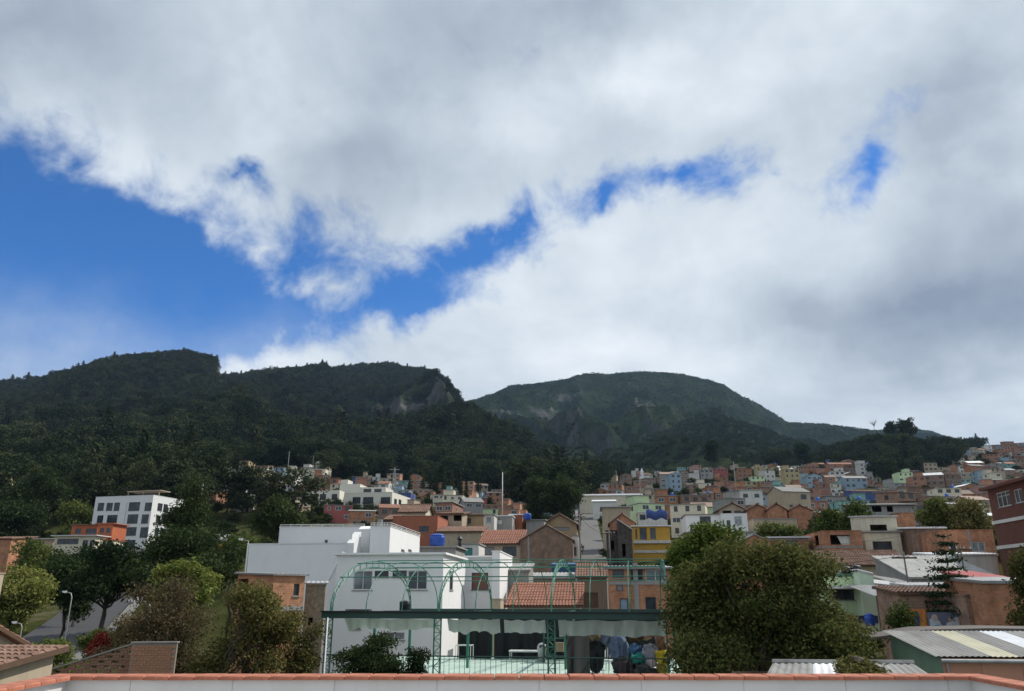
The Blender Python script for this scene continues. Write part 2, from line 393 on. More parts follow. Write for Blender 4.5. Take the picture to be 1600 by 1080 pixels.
# ------------------------------------------------------------------ terrain
def vnoise(x, y, seed=0):
    xi = np.floor(x).astype(np.int64); yi = np.floor(y).astype(np.int64); xf = x - xi; yf = y - yi
    def h(a, b):
        n = (a * 374761393 + b * 668265263 + seed * 974711) & 0xffffffff
        n = ((n ^ (n >> 13)) * 1274126177) & 0xffffffff
        return ((n ^ (n >> 16)) & 0xffff) / 65535.0
    u = xf * xf * (3 - 2 * xf); v = yf * yf * (3 - 2 * yf)
    return (h(xi, yi) * (1 - u) + h(xi + 1, yi) * u) * (1 - v) + (h(xi, yi + 1) * (1 - u) + h(xi + 1, yi + 1) * u) * v
def fbm(x, y, oct=5, seed=0, ridged=False):
    t = np.zeros_like(x); a = .5; s = 0
    for i in range(oct):
        n = vnoise(x, y, seed + i)
        if ridged: n = 1 - np.abs(2 * n - 1)
        t += a * n; s += a; a *= .5; x = x * 2.03 + 17.1; y = y * 2.03 + 9.7
    return t / s
TY = [20, 40, 60, 80, 100, 130, 175, 230, 300, 420, 600, 800, 1100, 1600, 2600, 4300]
TZ = {-500: [0, 0, .5, 1.2, 2, 5, 13, 25, 42, 68, 100, 140, 190, 260, 330, 380],
      100: [0, 0, .8, 1.5, 2.8, 6.2, 14, 26, 42, 70, 105, 145, 190, 260, 330, 380],
      420: [0, 0, .8, 2, 5, 10, 18, 28, 44, 70, 108, 145, 190, 260, 330, 380],
      650: [0, 0, 1, 3, 7, 12.5, 18, 27, 39, 60, 90, 128, 180, 250, 330, 380],
      900: [0, 0, 1, 3, 7, 13, 18, 26, 37, 56, 86, 122, 175, 250, 330, 380],
      1100: [0, 0, 2, 6, 10, 15, 21, 29, 40, 62, 97, 125, 175, 250, 330, 380],
      1300: [0, 2, 7, 11, 14.5, 18.5, 24, 31, 41, 63, 99, 138, 180, 250, 330, 380],
      1600: [0, 3, 8, 11, 14, 18, 24, 31, 42, 65, 106, 152, 212, 260, 330, 380],
      2200: [0, 3, 8, 11, 14, 18, 24, 31, 42, 66, 112, 165, 235, 280, 330, 380]}
TU = np.array(sorted(TZ)); TTAB = np.array([TZ[k] for k in sorted(TZ)], float); TYL = np.log(np.array(TY, float))
def base_z(u, Y):
    u = np.clip(u, TU[0], TU[-1]); ly = np.clip(np.log(np.maximum(Y, 1.0)), TYL[0], TYL[-1])
    i = np.clip(np.searchsorted(TU, u) - 1, 0, len(TU) - 2); j = np.clip(np.searchsorted(TYL, ly) - 1, 0, len(TYL) - 2)
    a = (u - TU[i]) / (TU[i + 1] - TU[i]); b = (ly - TYL[j]) / (TYL[j + 1] - TYL[j])
    a = a * a * (3 - 2 * a)
    return (TTAB[i, j] * (1 - a) + TTAB[i + 1, j] * a) * (1 - b) + (TTAB[i, j + 1] * (1 - a) + TTAB[i + 1, j + 1] * a) * b
# ridges: crest depth, near foot depth, crest line as seen from the terrace, slope exponent, gully strength
RIDGES = [
 dict(k=95, D=1450, Y0=330, Wb=420, p=1.45, g=.26, crest=[(-900, 700), (-500, 655), (-200, 628), (0, 607), (60, 598), (130, 582), (175, 568), (225, 561), (250, 560), (282, 557), (325, 562), (338, 566), (343, 580), (348, 594), (356, 618), (372, 648), (395, 682), (430, 715), (480, 745), (560, 780), (900, 860)]),
 dict(k=110, D=1900, Y0=480, Wb=500, p=1.35, g=.26, crest=[(-400, 690), (150, 610), (345, 594), (370, 592), (400, 588), (430, 584), (470, 582), (500, 579), (512, 584), (520, 583), (530, 579), (575, 575), (605, 573), (622, 581), (660, 585), (672, 593), (690, 604), (710, 620), (727, 640), (750, 672), (785, 704), (840, 730), (920, 760), (1000, 800), (1200, 860)]),
 dict(D=1150, Y0=520, Wb=300, p=1.1, g=.12, crest=[(560, 770), (620, 705), (660, 690), (700, 684), (740, 690), (790, 702), (850, 716), (910, 732), (960, 760), (1010, 790), (1200, 860)]),
 dict(D=2600, Y0=760, Wb=700, p=1.5, g=.24, crest=[(200, 760), (500, 690), (650, 650), (730, 627), (770, 613), (800, 602), (850, 598), (885, 592), (900, 586), (922, 582), (945, 585), (965, 582), (1010, 580), (1060, 584), (1100, 593), (1128, 601), (1140, 609), (1180, 630), (1232, 659), (1290, 662), (1340, 668), (1385, 676), (1440, 700), (1500, 735), (1700, 800)]),
 dict(D=1500, Y0=700, Wb=500, p=1.1, g=.2, crest=[(850, 800), (900, 740), (950, 706), (1000, 690), (1050, 668), (1090, 655), (1130, 652), (1180, 668), (1230, 688), (1290, 705), (1350, 720), (1420, 740), (1600, 800)]),
 dict(D=3300, Y0=1500, Wb=700, p=1.2, g=.06, crest=[(1100, 720), (1300, 680), (1345, 676), (1400, 667), (1450, 671), (1485, 684), (1515, 694), (1560, 708), (1700, 740), (2000, 780)]),
 dict(D=690, Y0=470, Wb=130, p=.9, g=.10, crest=[(1130, 790), (1200, 752), (1250, 727), (1290, 708), (1330, 695), (1360, 688), (1395, 684), (1425, 690), (1455, 704), (1480, 720), (1500, 738), (1530, 765), (1580, 800)]),
 dict(D=1000, Y0=620, Wb=260, p=1.0, g=.03, crest=[(1380, 790), (1430, 742), (1470, 720), (1510, 706), (1560, 700), (1600, 697), (1700, 690), (1900, 680), (2300, 690)]),
]
for r in RIDGES:
    pts = [at(px, py, r['D']) for px, py in r['crest']]
    r['u'] = np.array([800 + 1262 * p.x / p.y for p in pts]); r['z'] = np.array([p.z for p in pts])
def terrain(x, Y, which=False):
    x = np.asarray(x, float); Y = np.asarray(Y, float); u = 800 + 1262 * x / np.maximum(Y, 1.0)
    z = base_z(u, Y); W = np.full(z.shape, -1)
    und = (fbm(x / 60, Y / 60, 3, 5) - .5) * np.clip((Y - 200) / 60, 0, 8)
    z = z + und
    wob = (fbm(x / 170, Y / 170, 3, 77), fbm(x / 45, Y / 45, 3, 78))
    for k, r in enumerate(RIDGES):
        Y0 = r['Y0']
        jig = (fbm(x / 130, np.full_like(x, k * 7.3), 4, 31 + k) - .5) * 2
        D = r['D'] * (1 + .06 * jig)
        t = np.clip((Y - Y0) / (D - Y0), 0, 1)
        uw = u - r.get('k', 0) * (1 - t) + (wob[0] - .5) * 70 * (1 - t * .6) + (wob[1] - .5) * 16
        zc = EYE + (np.interp(uw, r['u'], r['z']) - EYE) * D / r['D']; zb = base_z(u, np.full_like(Y, Y0)) - 8
        g = (fbm(x / 240 + .3 * Y / 400, Y / 620, 5, 50 + k, True) - .55) * r['g'] * 4.0
        s = np.power(t, r['p']); s = np.clip(s + g * t * (1 - t) * 1.6, 0, 1.02)
        zr = zb + (zc - zb) * s
        back = np.clip((Y - D) / r['Wb'], 0, 1.5)
        zr = np.where(Y > D, zb + (zc - zb) * (1 - back * back * .9), zr)
        zr = np.where(Y < Y0, -50, zr)
        m = zr > z; W = np.where(m, k, W); z = np.maximum(z, zr)
    return (z, W) if which else z
GRID = {}
def tz(x, y):
    u = 800 + 1262 * x / max(y, 1.0); us, Ys, Z = GRID['u'], GRID['y'], GRID['z']
    i = min(max(int(np.searchsorted(us, u)) - 1, 0), len(us) - 2); j = min(max(int(np.searchsorted(Ys, y)) - 1, 0), len(Ys) - 2)
    a = min(max((u - us[i]) / (us[i + 1] - us[i]), 0), 1); b = min(max((y - Ys[j]) / (Ys[j + 1] - Ys[j]), 0), 1)
    return float((Z[j, i] * (1 - a) + Z[j, i + 1] * a) * (1 - b) + (Z[j + 1, i] * (1 - a) + Z[j + 1, i + 1] * a) * b)
def ground_at(px, py, y0=15, y1=3500):
    """first terrain point on the line of sight"""
    r = ray(px, py); Y = np.geomspace(y0, y1, 900); t = Y / r[1]; zz = EYE + r[2] * t; tt = terrain(r[0] * t, Y)
    i = np.argmax(tt > zz)
    return (float(r[0] * t[i]), float(Y[i]), float(tt[i])) if (tt > zz).any() else None
def build_terrain():
    us = np.concatenate([np.arange(-560, -20, 20), np.arange(-20, 1640, 3.2), np.arange(1640, 2300, 20)])
    Ys = np.concatenate([np.geomspace(9, 250, 60), np.geomspace(254, 4200, 400)])
    U, Y = np.meshgrid(us, Ys); X = (U - 800) * Y / 1262; Z, W = terrain(X.ravel(), Y.ravel(), True)
    nz = (fbm(X.ravel() / 14, Y.ravel() / 14, 3, 9) - .5) * np.clip((Y.ravel() - 300) / 150, 0, 7)
    Z = Z + nz; GRID.update(u=us, y=Ys, z=Z.reshape(U.shape))
    V = np.stack([X.ravel(), Y.ravel(), Z], 1); nr, nc = U.shape
    q = (np.arange(nr - 1)[:, None] * nc + np.arange(nc - 1)[None, :]).ravel()
    Fc = np.stack([q, q + 1, q + nc + 1, q + nc], 1).astype(np.int32)
    me = bpy.data.meshes.new('hillside'); me.vertices.add(len(V)); me.vertices.foreach_set('co', V.astype(np.float32).ravel())
    me.loops.add(Fc.size); me.loops.foreach_set('vertex_index', Fc.ravel()); me.polygons.add(len(Fc))
    me.polygons.foreach_set('loop_start', np.arange(0, Fc.size, 4, dtype=np.int32))
    try: me.polygons.foreach_set('loop_total', np.full(len(Fc), 4, dtype=np.int32))
    except Exception: pass
    me.update(calc_edges=True)
    # earth, grass and scrub; bare sandstone where it is steep
    m, nt = newmat('hill_ground'); v = _coords(nt, True); gm = _n(nt, 'ShaderNodeNewGeometry')
    sp = _n(nt, 'ShaderNodeSeparateXYZ'); nt.links.new(gm.outputs['True Normal'], sp.inputs[0])
    pz = _n(nt, 'ShaderNodeSeparateXYZ'); nt.links.new(v, pz.inputs[0])
    a = _noise(nt, v, .012, 7, .62); b = _noise(nt, v, .07, 6, .65); c = _noise(nt, v, .03, 7, .7, (1, 1, .25))
    green = _ramp(nt, a, [(.3, (.011, .017, .010)), (.5, (.019, .029, .014)), (.7, (.036, .044, .020))])
    spot = _ramp(nt, b, [(.3, (.55,) * 3), (.7, (1.25,) * 3)]); green = _mix(nt, .9, green, spot, 'MULTIPLY')
    near = _ramp(nt, b, [(.35, (.028, .036, .012)), (.55, (.05, .055, .02)), (.7, (.12, .10, .065))])
    lo = _n(nt, 'ShaderNodeMapRange'); lo.inputs[1].default_value = 75; lo.inputs[2].default_value = 150; nt.links.new(pz.outputs[2], lo.inputs[0])
    green = _mix(nt, lo.outputs[0], near, green)
    rock = _ramp(nt, c, [(.35, (.035, .035, .034)), (.6, (.10, .098, .092)), (.75, (.20, .19, .175))])
    steep = _math(nt, 'ADD', sp.outputs[2], _math(nt, 'MULTIPLY', _math(nt, 'SUBTRACT', c, .5), 1.1))
    mk = _n(nt, 'ShaderNodeMapRange'); mk.inputs[1].default_value = .50; mk.inputs[2].default_value = .38; nt.links.new(steep, mk.inputs[0])
    far = _n(nt, 'ShaderNodeMapRange'); far.inputs[1].default_value = 170; far.inputs[2].default_value = 260; nt.links.new(pz.outputs[2], far.inputs[0])
    col = _mix(nt, _math(nt, 'MULTIPLY', mk.outputs[0], far.outputs[0]), green, rock)
    # sandstone outcrops on the upper faces
    acc = None; c2 = _noise(nt, v, .045, 8, .72, (1, .6, .3))
    for q, rr in OUTCROPS:
        vd = _n(nt, 'ShaderNodeVectorMath', operation='DISTANCE'); nt.links.new(v, vd.inputs[0]); vd.inputs[1].default_value = q
        k = _math(nt, 'SUBTRACT', 1.0, _math(nt, 'DIVIDE', vd.outputs['Value'], rr)); acc = k if acc is None else _math(nt, 'MAXIMUM', acc, k)
    ob = _n(nt, 'ShaderNodeMapRange'); ob.inputs[1].default_value = .66; ob.inputs[2].default_value = .80
    nt.links.new(_math(nt, 'ADD', _math(nt, 'MULTIPLY', acc, .30), c2), ob.inputs[0])
    col = _mix(nt, ob.outputs[0], col, rock)
    _out(nt, col, .95, b, .8, 2.0, spec=0.0); me.materials.append(m); me.shade_smooth()
    o = put(bpy.data.objects.new('hillside', me)); tag(o, kind='structure')
    o['label'] = 'wooded mountain slopes with bare cliffs rising behind the town'
    g = MB().quad((-5000, -3000, -.8), (5000, -3000, -.8), (5000, 4400, -.8), (-5000, 4400, -.8)).build('ground', plaster('city_ground', (.12, .11, .09), scale=.05))
    tag(g, kind='structure')
OUTCROPS = []
for px_, py_, r_ in ((648, 634, 150), (605, 640, 90), (690, 648, 90), (785, 640, 160), (862, 650, 150), (885, 622, 120), (1020, 634, 110), (560, 645, 50), (332, 600, 70)):
    q_ = ground_at(px_, py_, 300, 3000)
    if q_: OUTCROPS.append((q_, r_))
build_terrain()
# ------------------------------------------------------------------ foliage
def leaves(C, size, seed, droop=.0, aspect=.5, up=.35, outward=None):
    """one folded leaf or leaf spray of two triangles per centre"""
    g = np.random.default_rng(seed); n = len(C)
    nrm = g.normal(size=(n, 3)); nrm[:, 2] += up * 2
    if outward is not None: nrm += outward
    nrm /= np.linalg.norm(nrm, axis=1)[:, None] + 1e-9
    d = g.normal(size=(n, 3)); d[:, 2] -= droop * 2; d -= (d * nrm).sum(1)[:, None] * nrm; d /= np.linalg.norm(d, axis=1)[:, None] + 1e-9
    e = np.cross(nrm, d); s = (size * g.uniform(.6, 1.4, n))[:, None]
    a, b = d * s * .5, e * s * aspect * .5
    return np.stack([C - a, C + b + nrm * s * .08, C + a, C - b + nrm * s * .08], 1).reshape(-1, 3)
def clump_points(blobs, n_clump, per, rc, seed, shell=.55, flat=.75):
    g = np.random.default_rng(seed); w = np.array([b[3] * b[4] * b[5] for b in blobs]) ** .67; w /= w.sum()
    k = g.choice(len(blobs), n_clump, p=w); B = np.array(blobs, float)[k]
    d = g.normal(size=(n_clump, 3)); d /= np.linalg.norm(d, axis=1)[:, None]
    r = 1 - (1 - g.uniform(0, 1, n_clump) ** .5) * (1 - shell) * 2.0; r = np.clip(r, .1, 1.0) * g.uniform(.85, 1.12, n_clump)
    cc = B[:, :3] + d * B[:, 3:] * r[:, None]
    rr = rc * g.uniform(.55, 1.5, n_clump)
    cnt = np.maximum(3, (per * (rr / rc) ** 2).astype(int))
    idx = np.repeat(np.arange(n_clump), cnt); m = len(idx)
    off = g.normal(size=(m, 3)); off /= np.linalg.norm(off, axis=1)[:, None] + 1e-9
    off *= (g.uniform(.15, 1, m) ** .5)[:, None]; off[:, 2] *= flat
    return cc, cc[idx] + off * rr[idx][:, None], off
def limb(mb, a, b, r0, r1, seed, n=5, sag=.12, sides=6):
    g = random.Random(seed); a, b = Vector(a), Vector(b); L = (b - a).length; pts = []; rs = []
    for i in range(n + 1):
        t = i / n; p = a.lerp(b, t)
        if 0 < i < n: p += Vector((g.uniform(-1, 1), g.uniform(-1, 1), g.uniform(-.3, 1))) * L * sag * .5 * math.sin(math.pi * t)
        pts.append(p); rs.append(r0 + (r1 - r0) * t)
    mb.tube(pts, rs, sides); return pts
def broadleaf(H, trunk_h, r0, blobs, n_clump, per, rc, leaf, seed, lmat, bmat, n_limb=14, up=.35, aspect=.5, droop=0., shell=.55, lean=(0, 0), flat=.75, stems=1, twig=.2):
    """returns (trunk mesh, crown mesh); blobs are ellipsoids of the crown in local coordinates"""
    cc, P, off = clump_points(blobs, n_clump, per, rc, seed, shell, flat)
    V = leaves(P, leaf, seed + 1, droop, aspect, up, off * .9)
    crown = np_mesh('crown', V, 4, lmat); mb = MB(); g = random.Random(seed)
    tops = []
    for s in range(stems):
        ox, oy = (g.uniform(-.25, .25) * s, g.uniform(-.25, .25) * s)
        top = (lean[0] + ox * 4, lean[1] + oy * 4, trunk_h * g.uniform(.9, 1.1))
        limb(mb, (ox, oy, -.5), top, r0 / stems ** .5, r0 * .7 / stems ** .5, seed + s, 6, .10, 8); tops.append(top)
    order = sorted(range(len(cc)), key=lambda i: (i * 7919 + seed) % len(cc))
    ends = []
    for i in order[:n_limb]:
        t = Vector(tops[i % stems]); e = Vector(cc[i]); m = t.lerp(e, .72)
        pts = limb(mb, t - Vector((0, 0, trunk_h * .06)), m, r0 * .42, r0 * .14, seed + i, 5, .22); ends.append(m)
    if ends:
        for i in order[n_limb:n_limb + int(len(cc) * twig)]:
            e = Vector(cc[i]); s = min(ends, key=lambda q: (q - e).length); limb(mb, s, e, r0 * .10, r0 * .03, seed + i, 3, .2, 4)
    return mb.mesh('trunk', bmat, True), crown
def conifer(H, R0, seed, lmat, bmat, tiers=16, per=12, leaf=.5, bare=.12, upturn=.15, r0=.22, leaves_per=26, gap=.0):
    g = random.Random(seed); gn = np.random.default_rng(seed); mb = MB(); limb(mb, (0, 0, -.5), (0, 0, H * .98), r0, .02, seed, 6, .01, 7); pts = []
    for k in range(tiers):
        t = k / (tiers - 1); z = H * (bare + (1 - bare) * t ** .95 * .97); L = R0 * (1 - t) ** .62 * g.uniform(.82, 1.12) + .12 * R0 * .3
        nb = max(4, int(per * (1 - t * .5))); a0 = g.uniform(0, 6.28)
        for j in range(nb):
            a = a0 + 6.283 * j / nb + g.uniform(-.15, .15); l = L * g.uniform(.75, 1.1)
            e = Vector((math.cos(a) * l, math.sin(a) * l, z + l * upturn * g.uniform(.2, 1.2)))
            s = Vector((0, 0, z)); mb.tube([s, s.lerp(e, .55) - Vector((0, 0, l * .05)), e], [r0 * .22 * (1 - t) + .01, r0 * .12 * (1 - t) + .008, .006], 4, False)
            n = max(5, int(leaves_per * l / R0)); tt = gn.uniform(.18, 1.0, n) ** .8
            base = np.array(s)[None] + (np.array(e) - np.array(s))[None] * tt[:, None]; base[:, 2] -= np.sin(tt * 3.14) * l * .04
            pts.append(base + gn.normal(size=(n, 3)) * np.array([.10, .10, .045]) * R0 * (.3 + .7 * tt[:, None]))
    V = leaves(np.concatenate(pts), leaf, seed, .15, .42, .5)
    return mb.mesh('trunk', bmat, True), np_mesh('crown', V, 4, lmat)
LEAF_D = leafmat('dark_leaves', ((.013, .025, .009), (.030, .050, .017), (.068, .088, .030)))
LEAF_M = leafmat('green_leaves', ((.028, .052, .011), (.070, .100, .022), (.150, .165, .045)))
LEAF_Y = leafmat('yellow_green_leaves', ((.055, .090, .016), (.125, .160, .030), (.24, .24, .070)), .3)
LEAF_O = leafmat('olive_leaves', ((.050, .055, .016), (.115, .112, .034), (.21, .185, .065)), .3)
LEAF_B = leafmat('brown_olive_leaves', ((.055, .045, .022), (.125, .096, .050), (.21, .165, .085)), .3)
LEAF_F = leafmat('forest_leaves', ((.012, .022, .011), (.031, .046, .022), (.085, .094, .046)), .12, .014, 0.0)
LEAF_G = leafmat('scrub_leaves', ((.015, .026, .012), (.031, .048, .020), (.066, .082, .034)), .12, .01, 0.0)
def forest_protos():
    P = []
    for s in range(4):
        g = random.Random(s + 40)
        bl = [(0, 0, .56, .34, .34, .32)] + [(g.uniform(-.24, .24), g.uniform(-.24, .24), g.uniform(.3, .85), .22, .22, .16) for _ in range(5)]
        t, c = broadleaf(1, .5, .022, bl, 100, 15, .075, .055, 300 + s, LEAF_F, BARK, 5, shell=.6, twig=0); P.append((t, c))
    t, c = conifer(1, .2, 77, LEAF_F, BARK, 13, 8, .085, .15, .1, .016, 16); P.append((t, c))
    g = random.Random(9)
    bl = [(0, 0, .38, .42, .42, .30), (.2, .1, .3, .3, .3, .25), (-.2, -.1, .42, .3, .28, .25)]
    t, c = broadleaf(1, .2, .02, bl, 40, 13, .12, .10, 500, LEAF_G, BARK, 4, shell=.6, twig=0); P.append((t, c))
    return P
def join_mesh(a, b, name):
    """trunk and crown of a far tree in one mesh"""
    na = len(a.vertices); V = np.empty(na * 3, np.float32); a.vertices.foreach_get('co', V); W = np.empty(len(b.vertices) * 3, np.float32); b.vertices.foreach_get('co', W)
    me = bpy.data.meshes.new(name)
    fa = [tuple(p.vertices) for p in a.polygons]; fb = [tuple(i + na for i in p.vertices) for p in b.polygons]
    me.from_pydata(np.concatenate([V, W]).reshape(-1, 3).tolist(), [], fa + fb)
    me.materials.append(a.materials[0]); me.materials.append(b.materials[0])
    me.polygons.foreach_set('material_index', np.array([0] * len(fa) + [1] * len(fb), np.int32)); me.update(); return me
def inpoly(px, py, poly):
    px = np.asarray(px); py = np.asarray(py); ins = np.zeros(px.shape, bool); n = len(poly)
    for i in range(n):
        x0, y0 = poly[i]; x1, y1 = poly[(i + 1) % n]
        c = ((y0 > py) != (y1 > py)) & (px < (x1 - x0) * (py - y0) / ((y1 - y0) + 1e-12) + x0); ins ^= c
    return ins
TOWN_R = [(900, 812), (905, 790), (950, 762), (985, 745), (1040, 742), (1062, 735), (1075, 722), (1100, 716), (1150, 722), (1235, 742), (1260, 730), (1330, 724), (1362, 742), (1385, 765), (1415, 758), (1440, 742), (1490, 735), (1505, 712), (1550, 698), (1720, 690), (1720, 880), (1000, 880), (900, 860)]
TOWN_L = [(300, 800), (345, 752), (375, 742), (430, 738), (500, 740), (505, 756), (600, 758), (650, 762), (735, 770), (800, 780), (815, 800), (905, 815), (905, 850), (600, 850), (450, 805)]
PARK = [(1120, 742), (1165, 735), (1240, 745), (1180, 760), (1130, 757)]
def in_town(px, py): return inpoly(px, py, TOWN_R) | inpoly(px, py, TOWN_L)
def scatter(o, src):
    ng = bpy.data.node_groups.new('scatter', 'GeometryNodeTree'); ng.interface.new_socket('Geometry', in_out='INPUT', socket_type='NodeSocketGeometry'); ng.interface.new_socket('Geometry', in_out='OUTPUT', socket_type='NodeSocketGeometry')
    N = ng.nodes; gi = N.new('NodeGroupInput'); go = N.new('NodeGroupOutput'); ip = N.new('GeometryNodeInstanceOnPoints'); oi = N.new('GeometryNodeObjectInfo')
    oi.inputs['Object'].default_value = src; oi.inputs['As Instance'].default_value = True
    def attr(nm):
        a = N.new('GeometryNodeInputNamedAttribute'); a.data_type = 'FLOAT'; a.inputs['Name'].default_value = nm; return a.outputs['Attribute']
    cx = N.new('ShaderNodeCombineXYZ'); ng.links.new(attr('rz'), cx.inputs[2]); sx = N.new('ShaderNodeCombineXYZ')
    ng.links.new(attr('wd'), sx.inputs[0]); ng.links.new(attr('wd'), sx.inputs[1]); ng.links.new(attr('sc'), sx.inputs[2])
    ng.links.new(gi.outputs[0], ip.inputs['Points']); ng.links.new(oi.outputs['Geometry'], ip.inputs['Instance']); ng.links.new(cx.outputs[0], ip.inputs['Rotation']); ng.links.new(sx.outputs[0], ip.inputs['Scale'])
    ng.links.new(ip.outputs[0], go.inputs[0])
    md = o.modifiers.new('scatter', 'NODES'); md.node_group = ng
def build_forest():
    g = np.random.default_rng(5); n = 190000
    Y = np.sqrt(g.uniform(250 ** 2, 3000 ** 2, n)); u = g.uniform(-140, 1740, n)
    m = g.uniform(0, 1, n) < np.where(Y < 700, 1.0, .62); Y, u = Y[m], u[m]; x = (u - 800) * Y / 1262
    z, W = terrain(x, Y, True)
    px, py = pix(x, Y, z)
    # keep what can be seen from here or a few steps away
    us = np.arange(-160, 1780, 8.0); Ys = np.geomspace(60, 3400, 320); UU, YY = np.meshgrid(us, Ys)
    ZZ = terrain(((UU - 800) * YY / 1262).ravel(), YY.ravel()).reshape(UU.shape); el = (ZZ - EYE) / YY; rm = np.maximum.accumulate(el, 0)
    i = np.clip(((u + 160) / 8).astype(int), 0, len(us) - 1); j = np.clip(np.searchsorted(Ys, Y * .985) - 1, 0, len(Ys) - 1)
    vis = (z + 18 - EYE) / Y > rm[j, i]
    keep = vis & ~in_town(px, py + 2)
    big = fbm(x / 120, Y / 120, 3, 21); fine = g.uniform(0, 1, len(x))
    H = np.where(np.isin(W, (0, 1, 2)), 11 + 7 * big, np.where(W == -1, 8 + 6 * big, 6.5))
    H = np.where(W == 3, 4.0 + 2.5 * big, H); H = np.where(W == 4, 3.5 + 3 * big, H); H = np.where(W == 5, 8, H); H = np.where(W == 6, 4 + 4 * big, H); H = np.where(W == 7, 6, H)
    hi = (W == 3) & (z > 330); H = np.where(hi, 2.6, H)
    keep &= ~(np.isin(W, (3, 4)) & (fine > .45 * (big > .45) + .35)); keep &= ~((W == 7) & (fine > .16))
    # bare cliffs stay bare
    e = 6.0; sl = np.hypot(terrain(x + e, Y) - z, terrain(x, Y + e) - z) / e
    cl = fbm(x / 40, Y / 90, 3, 88); keep &= ~((sl > 1.0) & (cl > .42) & (W <= 3) & (W >= 1)) & ~((sl > 1.5) & (cl > .5))
    oc = np.zeros(len(x))
    for q, rr in OUTCROPS: oc = np.maximum(oc, 1 - np.sqrt((x - q[0]) ** 2 + (Y - q[1]) ** 2 + (z - q[2]) ** 2) / rr)
    keep &= ~((oc > .05) & (fbm(x / 16, z / 55, 4, 91) + oc * .22 > .62))
    H = np.where((Y < 820) & np.isin(W, (-1, 0, 1, 2)), H * 1.55, H)
    keep &= ~((Y < 820) & (fine > .62))
    keep &= ~((W == -1) & (Y < 330) & (u > 560))
    keep &= ~((W == 0) & (np.abs(px - 300) < 0))
    x, Y, z, W, H, hi = x[keep], Y[keep], z[keep], W[keep], H[keep], hi[keep]; n = len(x)
    H = H * g.uniform(.6, 1.45, n)
    kind = g.integers(0, 4, n); con = (g.uniform(0, 1, n) < np.where(np.isin(W, (0, 1)), .07, .05)); kind = np.where(con, 4, kind); H = np.where(con, H * 1.25, H)
    kind = np.where(np.isin(W, (3, 4)) & (g.uniform(0, 1, n) < .8), 5, kind); kind = np.where(hi, 5, kind); kind = np.where((W == 6) & (g.uniform(0, 1, n) < .75), 5, kind)
    H = np.where(kind == 5, H * 1.5, H)
    co = bpy.data.collections.new('forest_kinds')
    for k, (t, c) in enumerate(forest_protos()):
        o = bpy.data.objects.new('forest_tree_kind', join_mesh(t, c, 'far_tree')); o.name = 'ft%d' % k; co.objects.link(o)
    print('FOREST', n, [int((kind == k).sum()) for k in range(6)])
    for k in range(6):
        mk = kind == k; V = np.stack([x[mk], Y[mk], z[mk] - .4], 1); nn = len(V)
        me = bpy.data.meshes.new('forest'); me.vertices.add(nn); me.vertices.foreach_set('co', V.astype(np.float32).ravel())
        at1 = me.attributes.new('sc', 'FLOAT', 'POINT'); at1.data.foreach_set('value', H[mk].astype(np.float32))
        at2 = me.attributes.new('rz', 'FLOAT', 'POINT'); at2.data.foreach_set('value', g.uniform(0, 6.28, nn).astype(np.float32))
        at3 = me.attributes.new('wd', 'FLOAT', 'POINT'); at3.data.foreach_set('value', (H[mk] * g.uniform(.8, 1.35, nn)).astype(np.float32)); me.update()
        o = put(bpy.data.objects.new('forest', me))
        tag(o, ['dense broadleaf forest covering the mountain slopes', 'dense broadleaf forest covering the mountain slopes', 'dense broadleaf forest covering the mountain slopes', 'dense broadleaf forest covering the mountain slopes', 'pointed conifers scattered through the mountain forest', 'low green scrub on the bare mountain slopes'][k], 'forest', 'mountain vegetation', 'stuff')
        scatter(o, bpy.data.objects['ft%d' % k])
build_forest()
# ------------------------------------------------------------------ building kit
RECTS = []                                  # what each building covers as seen from the terrace
FOOT = []                                   # footprints already taken: x, y, radius
def solve_w(pxl, pxr, Y, ptop, yaw):
    p = at(pxl, ptop, Y); c, s = math.cos(yaw), math.sin(yaw); lo, hi = 0.0, 400.0
    for _ in range(60):
        m = (lo + hi) / 2; q = pix(p.x + m * c, max(.5, p.y + m * s), p.z)[0]
        if q < pxr: lo = m
        else: hi = m
    return p, (lo + hi) / 2
def obox(mb, O, D, I, x0, z0, x1, z1, d0, d1):
    K = Vector((0, 0, 1)); P = lambda x, z, d: Vector(O) + Vector(D) * x + K * z + Vector(I) * d
    mb.add([P(x0, z0, d0), P(x1, z0, d0), P(x1, z0, d1), P(x0, z0, d1), P(x0, z1, d0), P(x1, z1, d0), P(x1, z1, d1), P(x0, z1, d1)],
           [(0, 1, 2, 3), (4, 7, 6, 5), (0, 4, 5, 1), (1, 5, 6, 2), (2, 6, 7, 3), (3, 7, 4, 0)])
PANES = {}
def pane_mat(k):
    return {'g': GLASS, 'd': GLASS, 'l': GLASS_L, 'c': MATS.get('curtain') or plaster('curtain', (.20, .10, .08)), 'p': FRAME_B, 't': MATS.get('teal_door') or paint('teal_door', (.05, .22, .2)),
            'w': FRAME_W, 'y': GLASS, 'm': paint('grey_shutter', (.22, .23, .24), .6), 'b': paint('blue_door', (.20, .27, .36), .6)}[k]
